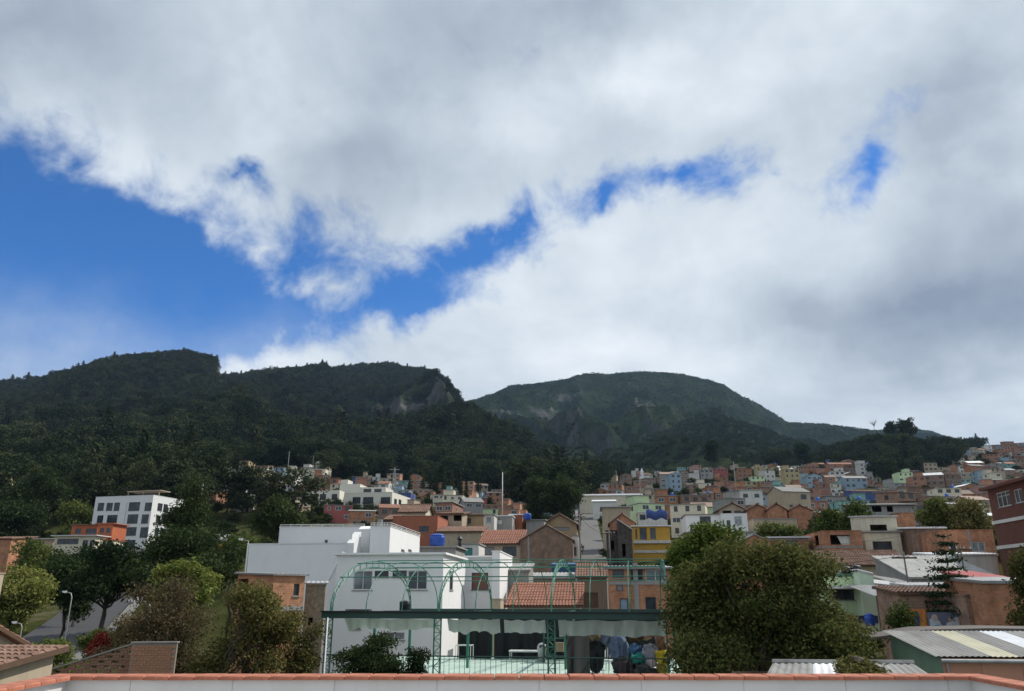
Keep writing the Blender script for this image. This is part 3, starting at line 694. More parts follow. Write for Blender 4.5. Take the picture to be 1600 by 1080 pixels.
def add_window(root, O, D, I, a, b, c, d, kind, fw=.06, sill=True):
    w, h = c - a, d - b
    fm = {'g': FRAME_W, 'd': FRAME_D, 'l': FRAME_W, 'y': FRAME_B}.get(kind, FRAME_D); fw = min(fw, w * .14, h * .14); f = MB()
    obox(f, O, D, I, a, b, a + fw, d, .05, .13); obox(f, O, D, I, c - fw, b, c, d, .05, .13)
    obox(f, O, D, I, a + fw, b, c - fw, b + fw, .05, .13); obox(f, O, D, I, a + fw, d - fw, c - fw, d, .05, .13)
    if kind in 'gdly':
        k = max(1, int(round(w / .75)))
        for i in range(1, k): x = a + w * i / k; obox(f, O, D, I, x - fw * .4, b + fw, x + fw * .4, d - fw, .06, .12)
        if h > 1.3: obox(f, O, D, I, a + fw, d - h * .3, c - fw, d - h * .3 + fw * .7, .055, .115)
    door = kind in 'pwtb'
    o = f.build('door' if door else 'window', fm, root)
    p = MB(); K = Vector((0, 0, 1)); Q = lambda x, z: Vector(O) + Vector(D) * x + K * z + Vector(I) * .10
    p.quad(Q(a + fw * .5, b + fw * .5), Q(c - fw * .5, b + fw * .5), Q(c - fw * .5, d - fw * .5), Q(a + fw * .5, d - fw * .5)).build('leaf' if door else 'pane', pane_mat(kind), o)
    if sill and not door and kind != 'm':
        s = MB(); obox(s, O, D, I, a - .06, b - .07, c + .06, b - .004, -.06, .04); s.build('sill', CONC, o)
    return o
def hit(px, py, root_loc, yaw, O, D):
    """line of sight -> (along, height) on a facade given in local coordinates"""
    r = ray(px, py); c, s = math.cos(yaw), math.sin(yaw)
    ox, oy = root_loc[0] + O[0] * c - O[1] * s, root_loc[1] + O[0] * s + O[1] * c; dx, dy = D[0] * c - D[1] * s, D[0] * s + D[1] * c
    # t*(rx,ry) = (ox,oy) + a*(dx,dy)
    det = -r[0] * dy + r[1] * dx
    t = (-ox * dy + oy * dx) / det; a = (r[0] * oy - r[1] * ox) / det
    return a, EYE + r[2] * t - root_loc[2]
def building(name, label, cat, pxl, pxr, Y, ptop, depth, wall, yaw=G, roof='flat', rmat=None, wins=(), rwins=(), lwins=(), base=None, group=None, rise=1.2, ov=.3, pitch=.24, rows=8, coping=None, frames=None, barrel=None, rthick=.12, smooth_foot=True):
    p, w = solve_w(pxl, pxr, Y, ptop, yaw); c, s = math.cos(yaw), math.sin(yaw)
    W = lambda x, y: (p.x + x * c - y * s, p.y + x * s + y * c)
    zb = min(tz(*W(x, y)) for x in (0, w) for y in (0, depth)) - .4 if base is None else at(pxl, base, Y).z
    loc = (p.x, p.y, zb); h = p.z - zb; root = thing(name, label, cat, loc, yaw, group)
    cx, cy = W(w / 2, depth / 2); FOOT.append((cx, cy, max(w, depth) * .5 + 2))
    RECTS.append((pxl, pxr, ptop, pix(p.x, p.y, zb)[1])); rmat = rmat or CONC; faces = {'f': ((0, 0, 0), (1, 0, 0), (0, 1, 0), w, wins), 'r': ((w, 0, 0), (0, 1, 0), (-1, 0, 0), depth, rwins), 'l': ((0, 0, 0), (0, 1, 0), (1, 0, 0), depth, lwins)}
    mb = MB(); todo = []
    for k, (O, D, I, L, ws) in faces.items():
        hl = []
        for q in ws:
            (a, z1), (b, z0) = hit(q[0], q[1], loc, yaw, O, D), hit(q[2], q[3], loc, yaw, O, D)
            a, b = min(a, b), max(a, b); a, b, z0, z1 = max(.08, a), min(L - .08, b), max(.1, z0), min(h - .06, z1)
            if b - a > .08 and z1 - z0 > .08: hl.append((a, z0, b, z1)); todo.append((O, D, I, a, z0, b, z1, q[4]))
        mb.facade(O, D, I, L, h, hl)
    mb.quad((0, depth, 0), (0, depth, h), (w, depth, h), (w, depth, 0))
    e = rthick
    if roof == 'gx':
        for x in (0, w): mb.poly((x, 0, h), (x, depth, h), (x, depth / 2, h + rise))
    if roof == 'gy':
        for y in (0, depth): mb.poly((0, y, h), (w, y, h), (w / 2, y, h + rise))
    if roof in ('mf', 'mb'):
        yl, yh = (0, depth) if roof == 'mf' else (depth, 0)
        for x in (0, w): mb.poly((x, yl, h), (x, yh, h), (x, yh, h + rise))
        mb.quad((0, yh, h), (w, yh, h), (w, yh, h + rise), (0, yh, h + rise))
    if roof in ('ml', 'mr'):
        xl, xh = (0, w) if roof == 'ml' else (w, 0)
        for y in (0, depth): mb.poly((xl, y, h), (xh, y, h), (xh, y, h + rise))
        mb.quad((xh, 0, h), (xh, depth, h), (xh, depth, h + rise), (xh, 0, h + rise))
    mb.build('wall', wall, root)
    for q in todo:
        if q[-1] != 'o': add_window(root, *q)
    tiles = rmat in (TILE, TILE_O); brl = tiles if barrel is None else barrel
    amp = pitch * (.33 if tiles else .18)
    def deck(A, B, C, D, nm='roof'):
        m = MB(); m.sheet(A, B, C, D, pitch, amp, rows if tiles else 1, .035 if tiles else 0, 4, brl, e, jit=.02 if tiles else 0)
        o = m.build('roof_tiles' if tiles else nm, rmat, root, smooth=not tiles)
        if tiles: o['kind'] = 'stuff'
        f = MB(); up = Vector((0, 0, .03)); A, B, C, D = map(Vector, (A, B, C, D)); dn = Vector((0, 0, -e))
        for a, b in ((A, B), (B, C), (D, A)): f.quad(a + dn, b + dn, b + up, a + up)
        f.build('eaves', FRAME_B if tiles else rmat, root)
    if roof == 'flat':
        MB().quad((.0, .0, h - .35), (w, 0, h - .35), (w, depth, h - .35), (0, depth, h - .35)).build('roof', rmat, root)
        cm = coping or wall; b = MB(); t = .14; o2 = .05
        b.box(-o2, -o2, h, w + o2, t, h + .07); b.box(-o2, depth - t, h, w + o2, depth + o2, h + .07); b.box(-o2, t, h, t, depth - t, h + .07); b.box(w - t, t, h, w + o2, depth - t, h + .07)
        b.build('coping', cm, root)
    elif roof == 'slab': MB().box(-ov, -ov, h, w + ov, depth + ov, h + rthick + .05).build('roof', rmat, root)
    elif roof == 'gx':
        k = rise / (depth / 2); zl = h - ov * k
        deck((-ov, -ov, zl + e), (w + ov, -ov, zl + e), (w + ov, depth / 2, h + rise + e), (-ov, depth / 2, h + rise + e))
        deck((w + ov, depth + ov, zl + e), (-ov, depth + ov, zl + e), (-ov, depth / 2, h + rise + e), (w + ov, depth / 2, h + rise + e))
        MB().tube([(-ov, depth / 2, h + rise + e + .02), (w + ov, depth / 2, h + rise + e + .02)], pitch * .55, 6).build('ridge_cap', rmat, root)
    elif roof == 'gy':
        k = rise / (w / 2); zl = h - ov * k
        deck((-ov, depth + ov, zl + e), (-ov, -ov, zl + e), (w / 2, -ov, h + rise + e), (w / 2, depth + ov, h + rise + e))
        deck((w + ov, -ov, zl + e), (w + ov, depth + ov, zl + e), (w / 2, depth + ov, h + rise + e), (w / 2, -ov, h + rise + e))
        MB().tube([(w / 2, -ov, h + rise + e + .02), (w / 2, depth + ov, h + rise + e + .02)], pitch * .55, 6).build('ridge_cap', rmat, root)
    elif roof == 'mf':
        k = rise / depth; deck((-ov, -ov, h - ov * k + e), (w + ov, -ov, h - ov * k + e), (w + ov, depth + ov, h + rise + ov * k + e), (-ov, depth + ov, h + rise + ov * k + e))
    elif roof == 'mb':
        k = rise / depth; deck((w + ov, depth + ov, h - ov * k + e), (-ov, depth + ov, h - ov * k + e), (-ov, -ov, h + rise + ov * k + e), (w + ov, -ov, h + rise + ov * k + e))
    elif roof == 'ml':
        k = rise / w; deck((-ov, depth + ov, h - ov * k + e), (-ov, -ov, h - ov * k + e), (w + ov, -ov, h + rise + ov * k + e), (w + ov, depth + ov, h + rise + ov * k + e))
    elif roof == 'mr':
        k = rise / w; deck((w + ov, -ov, h - ov * k + e), (w + ov, depth + ov, h - ov * k + e), (-ov, depth + ov, h + rise + ov * k + e), (-ov, -ov, h + rise + ov * k + e))
    if frames:                                # concrete slab edges and columns round the brick infill
        b = MB()
        for z in frames:
            z = hit((pxl + pxr) / 2, z, loc, yaw, (0, 0, 0), (1, 0, 0))[1]
            b.box(-.03, -.03, z - .12, w + .03, 0, z + .12); b.box(w, 0, z - .12, w + .03, depth, z + .12); b.box(-.03, 0, z - .12, 0, depth, z + .12)
        b.build('concrete_frame', CONC, root)
    return dict(root=root, w=w, h=h, d=depth, loc=loc, yaw=yaw)
def rel(b, px, py, face='f'):
    O, D = {'f': ((0, 0, 0), (1, 0, 0)), 'r': ((b['w'], 0, 0), (0, 1, 0)), 'l': ((0, 0, 0), (0, 1, 0))}[face]
    return hit(px, py, b['loc'], b['yaw'], O, D)
def railing(root, pts, h, mat, n_post, r=.025, name='railing', mids=1):
    m = MB(); P = [Vector(p) for p in pts]
    for k in range(mids + 1): m.tube([p + Vector((0, 0, h * (k + 1) / (mids + 1))) for p in P], r, 5)
    for a, b in zip(P, P[1:]):
        for i in range(n_post + 1): q = a.lerp(b, i / n_post); m.tube([q, q + Vector((0, 0, h))], r * .9, 5)
    return m.build(name, mat, root)
def water_tank(label, px, pbase, Y, r, h, mat, zbase=None):
    p = at(px, pbase, Y)
    t = thing('water_tank', label, 'water tank', p if zbase is None else (p.x, p.y, zbase))
    MB().lathe([(r * .92, 0), (r * .96, h * .08), (r, h * .12), (r * .96, h * .3), (r, h * .34), (r * .97, h * .55), (r * 1.01, h * .6), (r * .98, h * .82)], 16).build('body', mat, t, True)
    MB().lathe([(r * 1.03, h * .82), (r * 1.03, h * .86), (r * .7, h * .94), (r * .3, h), (.03, h * 1.01)], 16).build('lid', mat, t, True)
    return t
# ------------------------------------------------------------------ the terrace we stand on
def build_terrace():
    zc = at(800, 1056.5, 8.0).z; x0, x1 = -4.26, 4.40; yf = 8.0; t = .20; fl = 8.35
    ter = thing('terrace_parapet', 'white terrace parapet with a terracotta tile coping in the foreground', 'parapet', (0, yf, fl))
    wm = plaster('parapet_plaster', (.66, .65, .64), (.36, .34, .31), .3, var=.05, scale=1.5)
    L = lambda x, y, z: (x, y - yf, z - fl)
    b = MB(); ct = zc - .035
    b.box(*L(x0 - t, yf + .01, fl - .5), *L(x1 + t, yf + t, ct)); b.box(*L(x0 - t, -3, fl - .5), *L(x0 - .01, yf + .01, ct)); b.box(*L(x1 + .01, -3, fl - .5), *L(x1 + t, yf + .01, ct))
    b.build('wall', wm, ter)
    jm = plaster('joint_grey', (.42, .41, .39))
    for i in range(9): x = x0 + .6 + i * .98; MB().box(*L(x - .002, yf + .007, fl), *L(x + .002, yf + .012, ct)).build('plaster_joint', jm, ter)
    tm = rooftile('coping_terracotta', ((.34, .115, .07), (.42, .15, .09), (.47, .19, .12)), 2.2)
    n = 38; wd = (x1 - x0 + 2 * t + .04) / n
    def tile(w, d):
        m = MB(); q = .004; m.hull([(q, 0, 0), (w - q, 0, 0), (w - q, d, 0), (q, d, 0)], [(q, .0, .028), (w - q, .0, .028), (w - q, d, .028), (q, d, .028)])
        m.hull([(q, 0, .028), (w - q, 0, .028), (w - q, d, .028), (q, d, .028)], [(q + .006, .008, .036), (w - q - .006, .008, .036), (w - q - .006, d - .008, .036), (q + .006, d - .008, .036)])
        return m.mesh('coping_tile', tm)
    tf = tile(wd, t + .06)
    for i in range(n): o = inst('coping_tile', tf, ter, L(x0 - t - .02 + i * wd, yf - .03, ct + rnd.uniform(0, .003))); o.rotation_euler = (rnd.uniform(-.004, .004), rnd.uniform(-.004, .004), 0)
    ts = tile(wd, t + .04)
    for sx in (0, 1):
        for i in range(34):
            o = inst('coping_tile', ts, ter, L((x0 - t - .02 + t + .06) if sx == 0 else (x1 + t + .02), yf - .035 - (i + 1) * wd, ct), R(90))
    f = MB().box(x0 - t, -6, 0, x1 + t, yf + t * .9, fl - .02).build('terrace_block', plaster('terrace_block_plaster', (.5, .48, .45))); tag(f, 'pale rendered building block under the foreground terrace', 'building')
build_terrace()
# ------------------------------------------------------------------ green steel arched frame on the roof next door
def build_arches():
    Y0 = 36.0; p = at(515, 966, Y0); zf = 6.55; yaw = R(-9)
    root = thing('arched_steel_frame', 'green steel roof frame with curved lattice arches above a roof terrace', 'steel frame', (p.x, p.y, zf), yaw)
    zb = p.z - zf                                     # underside of the beam above the floor
    _, Lx = solve_w(515, 1046, Y0, 966, yaw); n = 3; bay = Lx / n; Dp = 12.8; zt = zb + .16; rise = 2.5
    FOOT.append((1.5, 44, 14))
    # front and rear beams
    MB().box(-.35, -.10, zb, Lx + .35, .10, zb + .27).build('front_beam', GREEN_D, root)
    MB().box(-.2, Dp - .08, zb, Lx + .2, Dp + .08, zb + .2).build('rear_beam', GREEN_D, root)
    m = MB()
    for k in range(n + 1): m.box(k * bay - .05, .10, zb + .02, k * bay + .05, Dp - .08, zb + .14)
    m.build('side_beam', GREEN_D, root)
    gm = MB(); gm.box(-.4, -.20, zb + .27, Lx + .4, -.02, zb + .31); gm.build('gutter', BLACKP, root)
    # lattice posts
    def post(x, y, w=.30):
        c = MB(); h = zb
        for a in (-w / 2, w / 2): c.tube([(x + a, y, -.02), (x + a, y, h)], .035, 5)
        k = 9
        for i in range(k):
            s = -1 if i % 2 else 1; c.tube([(x - s * w / 2, y, h * i / k), (x + s * w / 2, y, h * (i + 1) / k)], .016, 4)
            c.tube([(x - w / 2, y, h * (i + 1) / k), (x + w / 2, y, h * (i + 1) / k)], .014, 4)
        c.build('lattice_post', GREEN_P, root)
    for k in range(n + 1): post(k * bay, 0)
    for k in range(n + 1):
        c = MB().box(k * bay - .07, Dp - .07, 0, k * bay + .07, Dp + .07, zb).build('post', GREEN_P, root)
        c = MB().box(k * bay - .06, 6.2, 0, k * bay + .06, 6.32, zb + .02).build('post', GREEN_P, root)
    def curve(x, r, k=20): return [(x, Dp * (1 - math.cos(math.pi * i / k)) / 2 if False else Dp / 2 - Dp / 2 * math.cos(math.pi * i / k), zt + r * math.sin(math.pi * i / k) ** .85) for i in range(k + 1)]
    for k in range(n + 1):
        x = k * bay; a = MB(); c1 = curve(x, rise); c2 = curve(x, rise - .30)
        a.tube(c1, .033, 5); c2 = [(q[0], Dp / 2 + (q[1] - Dp / 2) * .965, q[2]) for q in c2]; a.tube(c2, .028, 5)
        for i in range(len(c1) - 1): a.tube([c1[i], c2[i]], .017, 4); a.tube([c2[i], c1[i + 1]], .014, 4)
        a.build('lattice_arch', GREEN_P, root)
        if k < n:
            for f in (1 / 3, 2 / 3): MB().tube(curve(x + bay * f, rise - .06), .024, 5).build('pipe_arch', GREEN_P, root)
    for th, zz in ((62, .015), (90, .02), (118, .015), (35, .01), (145, .01)):
        q = math.sin(R(th)) ** .85; y = Dp / 2 - Dp / 2 * math.cos(R(th))
        MB().tube([(-.1, y, zt + rise * q + .04), (Lx + .1, y, zt + rise * q + .04)], .024, 5).build('purlin', GREEN_P, root)
    for z in (-.22,):
        MB().tube([(-.1, 5.2, zt + rise + z - .16), (Lx + .1, 5.2, zt + rise + z - .16)], .02, 5).build('purlin', GREEN_P, root)
    # front guard rail
    g = MB(); hr = .98
    g.tube([(0, -.06, hr), (Lx, -.06, hr)], .028, 5); g.tube([(0, -.06, .12), (Lx, -.06, .12)], .02, 5); g.build('rail', GREEN_D, root)
    bar = MB().tube([(0, 0, .12), (0, 0, hr)], .010, 4).mesh('rail_bar', GREEN_D)
    for i in range(66): inst('rail_bar', bar, root, (Lx * (i + .5) / 66, -.06, 0))
    # floor of the roof terrace and its building
    deckm = plaster('mint_floor_paint', (.42, .55, .47), (.3, .33, .28), .45, .6, .18, .5)
    base = thing('terrace_house', 'low building with a mint painted roof terrace under the green frame', 'building', (p.x, p.y, 0), yaw)
    MB().box(-.5, -.4, .0, Lx + .5, Dp + .6, zf - .16).build('wall', OFFWHITE, base); MB().box(-.6, -.5, zf - .16, Lx + .6, Dp + .7, zf - .004).build('floor_slab', deckm, base)
    # white tarpaulin valances hanging behind the beam, and dark shade cloth behind
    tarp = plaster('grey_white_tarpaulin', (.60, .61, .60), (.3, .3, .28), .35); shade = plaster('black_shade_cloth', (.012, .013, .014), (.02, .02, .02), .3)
    def cloth(name, x0, x1, y0, y1, ztop, drop, mat, label, seed, gather=.5, slant=0.0):
        g = np.random.default_rng(seed); nx, nz = 60, 10; V = []; ph = g.uniform(0, 6.28, 4); fr = max(.16, abs(x1 - x0) / 5.0)
        for j in range(nz + 1):
            t = j / nz
            for i in range(nx + 1):
                s = i / nx; x = x0 + (x1 - x0) * s; y = y0 + (y1 - y0) * s
                hem = drop * (1 - .22 * gather * abs(math.sin(s * 5.2 + ph[0])) - .16 * gather * abs(math.sin(s * 13 + ph[1])))
                fold = .10 * (.3 + t) * (math.sin(s * 38 * fr + ph[2]) + .6 * math.sin(s * 71 * fr + ph[3] + t * 2))
                V.append((x, y + fold + slant * t, ztop - hem * t - .05 * math.sin(s * math.pi * 3) ** 2 * (1 - t)))
        Fq = [(j * (nx + 1) + i, j * (nx + 1) + i + 1, (j + 1) * (nx + 1) + i + 1, (j + 1) * (nx + 1) + i) for j in range(nz) for i in range(nx)]
        m = MB(); m.v = V; m.f = Fq; o = m.build(name, mat, None, True); o.location = (p.x, p.y, zf); o.rotation_euler = (0, 0, yaw); tag(o, label, 'tarpaulin' if mat is tarp else 'shade cloth')
        return o
    cloth('tarpaulin', .3, bay - .3, 1.0, 1.0, zb - .02, .62, tarp, 'grey-white tarpaulin gathered under the frame, above the dark bush', 1, .9, .5)
    cloth('tarpaulin', bay + .2, bay * 1.52, .9, .9, zb - .02, .72, tarp, 'pleated pale tarpaulin left of the hanging black strip', 2, .8, .4)
    cloth('tarpaulin', bay * 1.56, 2 * bay - .35, .9, .9, zb - .05, .62, tarp, 'pale tarpaulin strip hanging above the white table', 3, .4, .3)
    cloth('tarpaulin', 2 * bay + .2, 3 * bay - .1, .9, .9, zb - .05, .75, tarp, 'long pale tarpaulin over the heap of clothes', 4, .5, .5)
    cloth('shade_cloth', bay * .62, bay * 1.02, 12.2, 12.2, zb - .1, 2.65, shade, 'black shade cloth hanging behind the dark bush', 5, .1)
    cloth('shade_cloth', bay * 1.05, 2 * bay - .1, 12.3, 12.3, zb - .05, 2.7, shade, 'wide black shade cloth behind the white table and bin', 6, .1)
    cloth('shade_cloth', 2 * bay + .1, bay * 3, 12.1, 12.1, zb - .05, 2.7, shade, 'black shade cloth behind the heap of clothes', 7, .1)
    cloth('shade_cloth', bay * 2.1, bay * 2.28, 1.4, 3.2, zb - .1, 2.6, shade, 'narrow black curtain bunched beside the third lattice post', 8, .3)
    # things standing on the terrace
    c, s = math.cos(yaw), math.sin(yaw)
    def wp(x, y, z=0): return (p.x + x * c - y * s, p.y + x * s + y * c, zf + z)
    def loc_of(px, py_floor):
        r = ray(px, py_floor); t = (zf - EYE) / r[2]; return Vector((r[0] * t, r[1] * t, zf))
    WH = paint('white_plastic', (.7, .7, .68), .5)
    def table(px, py, w, d, h, label, top=True):
        q = loc_of(px, py); t = thing('folding_table' if top else 'table_frame', label, 'table', q, yaw); r = .022
        for a in (-1, 1):
            for b in (-1, 1): MB().tube([(a * (w / 2 - .06), b * (d / 2 - .05), 0), (a * (w / 2 - .06), b * (d / 2 - .05), h - .03)], r, 5).build('leg', FRAME_W, t)
        m = MB()
        for b in (-1, 1): m.tube([(-w / 2 + .06, b * (d / 2 - .05), h - .05), (w / 2 - .06, b * (d / 2 - .05), h - .05)], r, 5)
        for a in (-1, 1): m.tube([(a * (w / 2 - .06), -d / 2 + .05, h - .05), (a * (w / 2 - .06), d / 2 - .05, h - .05)], r, 5)
        m.build('frame', FRAME_W, t)
        if top: MB().box(-w / 2, -d / 2, h - .03, w / 2, d / 2, h + .015).build('table_top', WH, t)
    table(821, 1033.5, 1.75, .7, .55, 'low white table standing left of the pale bin')
    table(725.5, 1033.5, .95, .8, .88, 'bare white tubular table frame in front of black cloth', False)
    q = loc_of(847, 1034.5); t = thing('litter_bin', 'pale grey swing-top bin right of the white table', 'bin', q)
    MB().lathe([(.19, 0), (.24, .62), (.26, .64), (.26, .68)], 16).build('body', paint('pale_grey_plastic', (.5, .5, .48)), t, True)
    MB().lathe([(.265, .68), (.26, .76), (.22, .88), (.12, .95), (.02, .97)], 16).build('lid', paint('pale_grey_plastic', (.5, .5, .48)), t, True)
    m = MB().box(-.15, -.25, .72, .15, -.2, .86); m.build('flap', FRAME_D, t)
    # steel shelf by the third post
    q = loc_of(872, 1035.5); t = thing('metal_shelf', 'dark metal shelf unit beside the third lattice post', 'shelf', q, yaw)
    for a in (-.75, .75): MB().box(a - .03, -.2, 0, a + .03, .2, 1.5).build('upright', GREEN_D, t)
    for z in (.3, .75, 1.2): MB().box(-.72, -.2, z, .72, .2, z + .04).build('shelf_board', GREEN_D, t)
    q = loc_of(862, 1026); 
    o = MB().box(-.2, -.15, .0, .25, .15, .42).build('cardboard_box', plaster('cardboard', (.30, .21, .13)), None, False, wp(bay * 1.93, 6.4, .79), yaw); tag(o, 'brown cardboard box on the metal shelf', 'box')
    # white plastic chair with arched back
    q = loc_of(950, 1047); t = thing('plastic_chair', 'white plastic chair with an arched back beside the heap', 'chair', q, R(-35))
    for a in (-.22, .22):
        for b in (-.22, .22): MB().tube([(a, b, 0), (a * .9, b * .9, .44)], .028, 5).build('leg', WH, t)
    MB().box(-.25, -.25, .43, .25, .25, .47).build('seat', WH, t)
    m = MB(); arc = [(-.25, .23, .45), (-.25, .27, .95), (-.19, .29, 1.16), (0, .30, 1.25), (.19, .29, 1.16), (.25, .27, .95), (.25, .23, .45)]; m.tube(arc, .035, 6)
    for a in (-.12, 0, .12): m.tube([(a, .24, .46), (a, .30, 1.2)], .02, 5)
    m.build('backrest', WH, t)
    # heap of clothes and bundles under the right bay: every piece lies on its own
    from mathutils import noise as mn
    def bundle(x, y, z, rx, ry, rz_, col, label, name='cloth_bundle', seed=0):
        m = MB(); nu, nv = 44, 26; V = []; so = Vector((seed * 3.7, seed * 1.3, 0))
        for j in range(nv + 1):
            th = math.pi * j / nv
            for i in range(nu):
                a = 2 * math.pi * i / nu; n = Vector((math.sin(th) * math.cos(a), math.sin(th) * math.sin(a), math.cos(th)))
                sq = Vector((abs(n.x) ** .7 * (1 if n.x > 0 else -1), abs(n.y) ** .7 * (1 if n.y > 0 else -1), abs(n.z) ** .8 * (1 if n.z > 0 else -1)))
                k = .92 + .42 * mn.noise(n * 1.6 + so) - .30 * abs(mn.noise(n * 3.4 + so * 2)) + .16 * abs(mn.noise(n * 8 + so)) 
                V.append((rx * k * sq.x, ry * k * sq.y, rz_ * k * sq.z))
        m.v = V; m.f = [(j * nu + i, j * nu + (i + 1) % nu, (j + 1) * nu + (i + 1) % nu, (j + 1) * nu + i) for j in range(nv) for i in range(nu)]
        o = m.build(name, plaster('fabric_%d' % seed, col, sc3(col, .35), .7, var=.5, scale=4.0), None, True); o.location = wp(x, y, z); o.rotation_euler = (rnd.uniform(-.4, .4), rnd.uniform(-.4, .4), yaw + seed); tag(o, label, 'bundle')
    b2 = 2 * bay; k = bay / 5.35
    for i, (x, y, z, rx, ry, rz_, col, lab) in enumerate([
        (2.95, 4.2, .95, .55, .4, .95, (.11, .15, .23), 'tall grey-blue bundle of cloth left in the heap'),
        (2.45, 4.6, 1.55, .6, .4, .45, (.14, .17, .24), 'pale blue sheet draped over the top of the heap'),
        (1.55, 4.6, .75, .6, .4, .75, (.02, .02, .022), 'black sack at the left end of the heap'),
        (1.75, 4.2, 1.75, .35, .3, .3, (.17, .12, .07), 'small brown bundle above the black sack'),
        (3.75, 3.6, 1.05, .34, .3, .30, (.06, .14, .26), 'round blue bundle in the middle of the heap'),
        (3.85, 3.0, .72, .36, .3, .24, (.02, .26, .22), 'teal bag in the middle of the heap'),
        (4.0, 4.2, 1.85, .75, .4, .36, (.15, .075, .03), 'brown patterned blanket along the top of the heap'),
        (4.35, 3.9, 1.72, .30, .3, .22, (.42, .26, .15), 'tan cushion in the brown blanket'),
        (4.5, 3.2, .95, .42, .3, .42, (.33, .32, .36), 'pale lilac bundle right of the teal bag'),
        (4.45, 2.9, .55, .26, .25, .22, (.5, .40, .42), 'small pinkish cloth below the lilac bundle'),
        (5.0, 3.2, 1.95, .24, .25, .33, (.28, .03, .04), 'red cloth hung at the top right of the heap'),
        (5.05, 3.0, 1.45, .24, .25, .40, (.30, .16, .10), 'brown doll-like bundle below the red cloth'),
        (5.0, 2.7, .85, .28, .25, .34, (.62, .44, .02), 'bright yellow bag at the right of the heap'),
        (5.0, 2.7, .30, .28, .25, .32, (.30, .22, .03), 'mustard sack on the floor at the right'),
        (3.2, 3.2, .38, .6, .4, .42, (.05, .03, .035), 'dark maroon pile at the foot of the heap'),
        (4.2, 2.8, .25, .5, .35, .28, (.06, .055, .06), 'dark grey sack at the foot of the heap')]):
        bundle(b2 + x * k, y, z, rx, ry, rz_, col, lab, 'cloth_bundle', 20 + i)
    # stored things on top of the beam
    for i, (px, w, h, lab) in enumerate(((560, 1.1, .34, 'low dark crate on the frame beam, leftmost'), (592, .75, .26, 'low dark crate on the frame beam, second from left'), (611, .7, .28, 'low dark crate on the frame beam, third from left'), (655, .8, .22, 'low dark crate on the frame beam, right of the black tub'))):
        q = at(px, 957.5, 36.6); m = MB(); m.box(-w / 2, -.2, 0, w / 2, .2, h * .3)
        for a in (-w / 2, w / 2 - .04): m.box(a, -.2, h * .3, a + .04, .2, h)
        m.box(-w / 2 + .04, .16, h * .3, w / 2 - .04, .2, h); m.box(-w / 2 + .04, -.2, h * .3, w / 2 - .04, -.16, h * .75)
        o = m.build('crate', FRAME_D, None, False, (q.x, q.y, zf + zb + .02), yaw); tag(o, lab, 'crate')
    q = at(632, 957, 36.4); water_tank('small black tub on the frame beam before the white house', 632, 957, 36.3, .24, .42, BLACKP, zf + zb + .32)
    tarpb = plaster('blue_tarpaulin', (.03, .07, .17), (.02, .03, .06), .4)
build_arches()
# ------------------------------------------------------------------ white house behind the frame
b = building('white_house', 'white rendered house with a bright cornice behind the green arches', 'house', 527, 693, 54, 869, 9.2, WHITE, roof='flat', coping=WHITE,
    wins=[(553, 892, 581, 922, 'l'), (585.5, 892, 607, 901.5, 'd'), (613.5, 891.5, 635.5, 901.5, 'd'), (637.5, 891.5, 667, 921.5, 'g'), (549, 975, 563, 983, 'd'), (600, 988, 632, 1000, 'l')],
    rwins=[(703, 892, 707.5, 922, 'd')])
MB().box(-.25, -.22, b['h'] + .07, b['w'] + .2, b['d'] + .1, b['h'] + .2).build('cornice', WHITE, b['root'])
m = MB(); a0, z0 = rel(b, 551, 962); a1, z1 = rel(b, 579, 955); m.box(a0, -.25, z0, a1, 0, z0 + .06); m.box(a0, -.25, z1, a1, -.22, z1 + .04)
for i in range(9): m.box(a0 + (a1 - a0) * i / 9, -.25, z0, a0 + (a1 - a0) * i / 9 + .02, -.23, z1)
m.build('window_grille', FRAME_W, b['root'])
b2 = building('white_house', 'lower white wing of the house with one curtained window', 'house', 726.5, 772, 63.2, 872.5, 7, WHITE, roof='flat', coping=WHITE, wins=[(737, 895, 762.5, 922, 'c')])
MB().box(-.1, -.2, b2['h'] + .07, b2['w'] + .1, b2['d'], b2['h'] + .19).build('cornice', WHITE, b2['root'])
b3 = building('white_wall_block', 'tall white wall block at the right end of the white house', 'house', 769, 781, 62.0, 862, 9.5, WHITE, roof='flat', coping=WHITE)
# lean-to on its left
b = building('white_shed', 'white lean-to with a sloping top left of the white house', 'shed', 511, 531, 56, 912, 8, WHITE, roof='ml', rmat=WHITE, rise=1.9, ov=.02, pitch=2)
# ------------------------------------------------------------------ large white building
b = building('white_building', 'large windowless white block with long plain wall', 'building', 386.5, 547, 78, 850.5, 9, WHITE, roof='flat', coping=WHITE)
MB().tube([(b['w'] + .15, -.2, b['h'] - 4), (b['w'] + .15, -.2, b['h'] + .9)], .10, 8).build('downpipe', FRAME_W, b['root'])
b = building('white_building', 'upper white block with a roof terrace railing', 'building', 437, 569, 88, 825, 8, WHITE, roof='flat', coping=WHITE)
railing(b['root'], [(0, .1, b['h']), (b['w'], .1, b['h'])], .34, FRAME_W, 8, .035)
a0, z0 = rel(b, 510, 846)
MB().box(a0 - .12, -.15, z0 - .2, a0 + .12, .02, z0 + .15).build('wall_lamp', FRAME_D, b['root'])
b = building('white_building', 'bright white block whose sunlit side wall falls away to the right', 'building', 579, 610, 78, 823, 13.5, WHITE, roof='flat', coping=WHITE,
    rwins=[(627, 858, 632, 861.5, 'd'), (638, 858, 643, 861.5, 'd')])
railing(b['root'], [(0, .1, b['h']), (b['w'], .1, b['h']), (b['w'], b['d'], b['h'])], .36, FRAME_W, 6, .035)
h = b['h']; dd = b['d']
m = MB()                                               # stepped stair parapet on its front
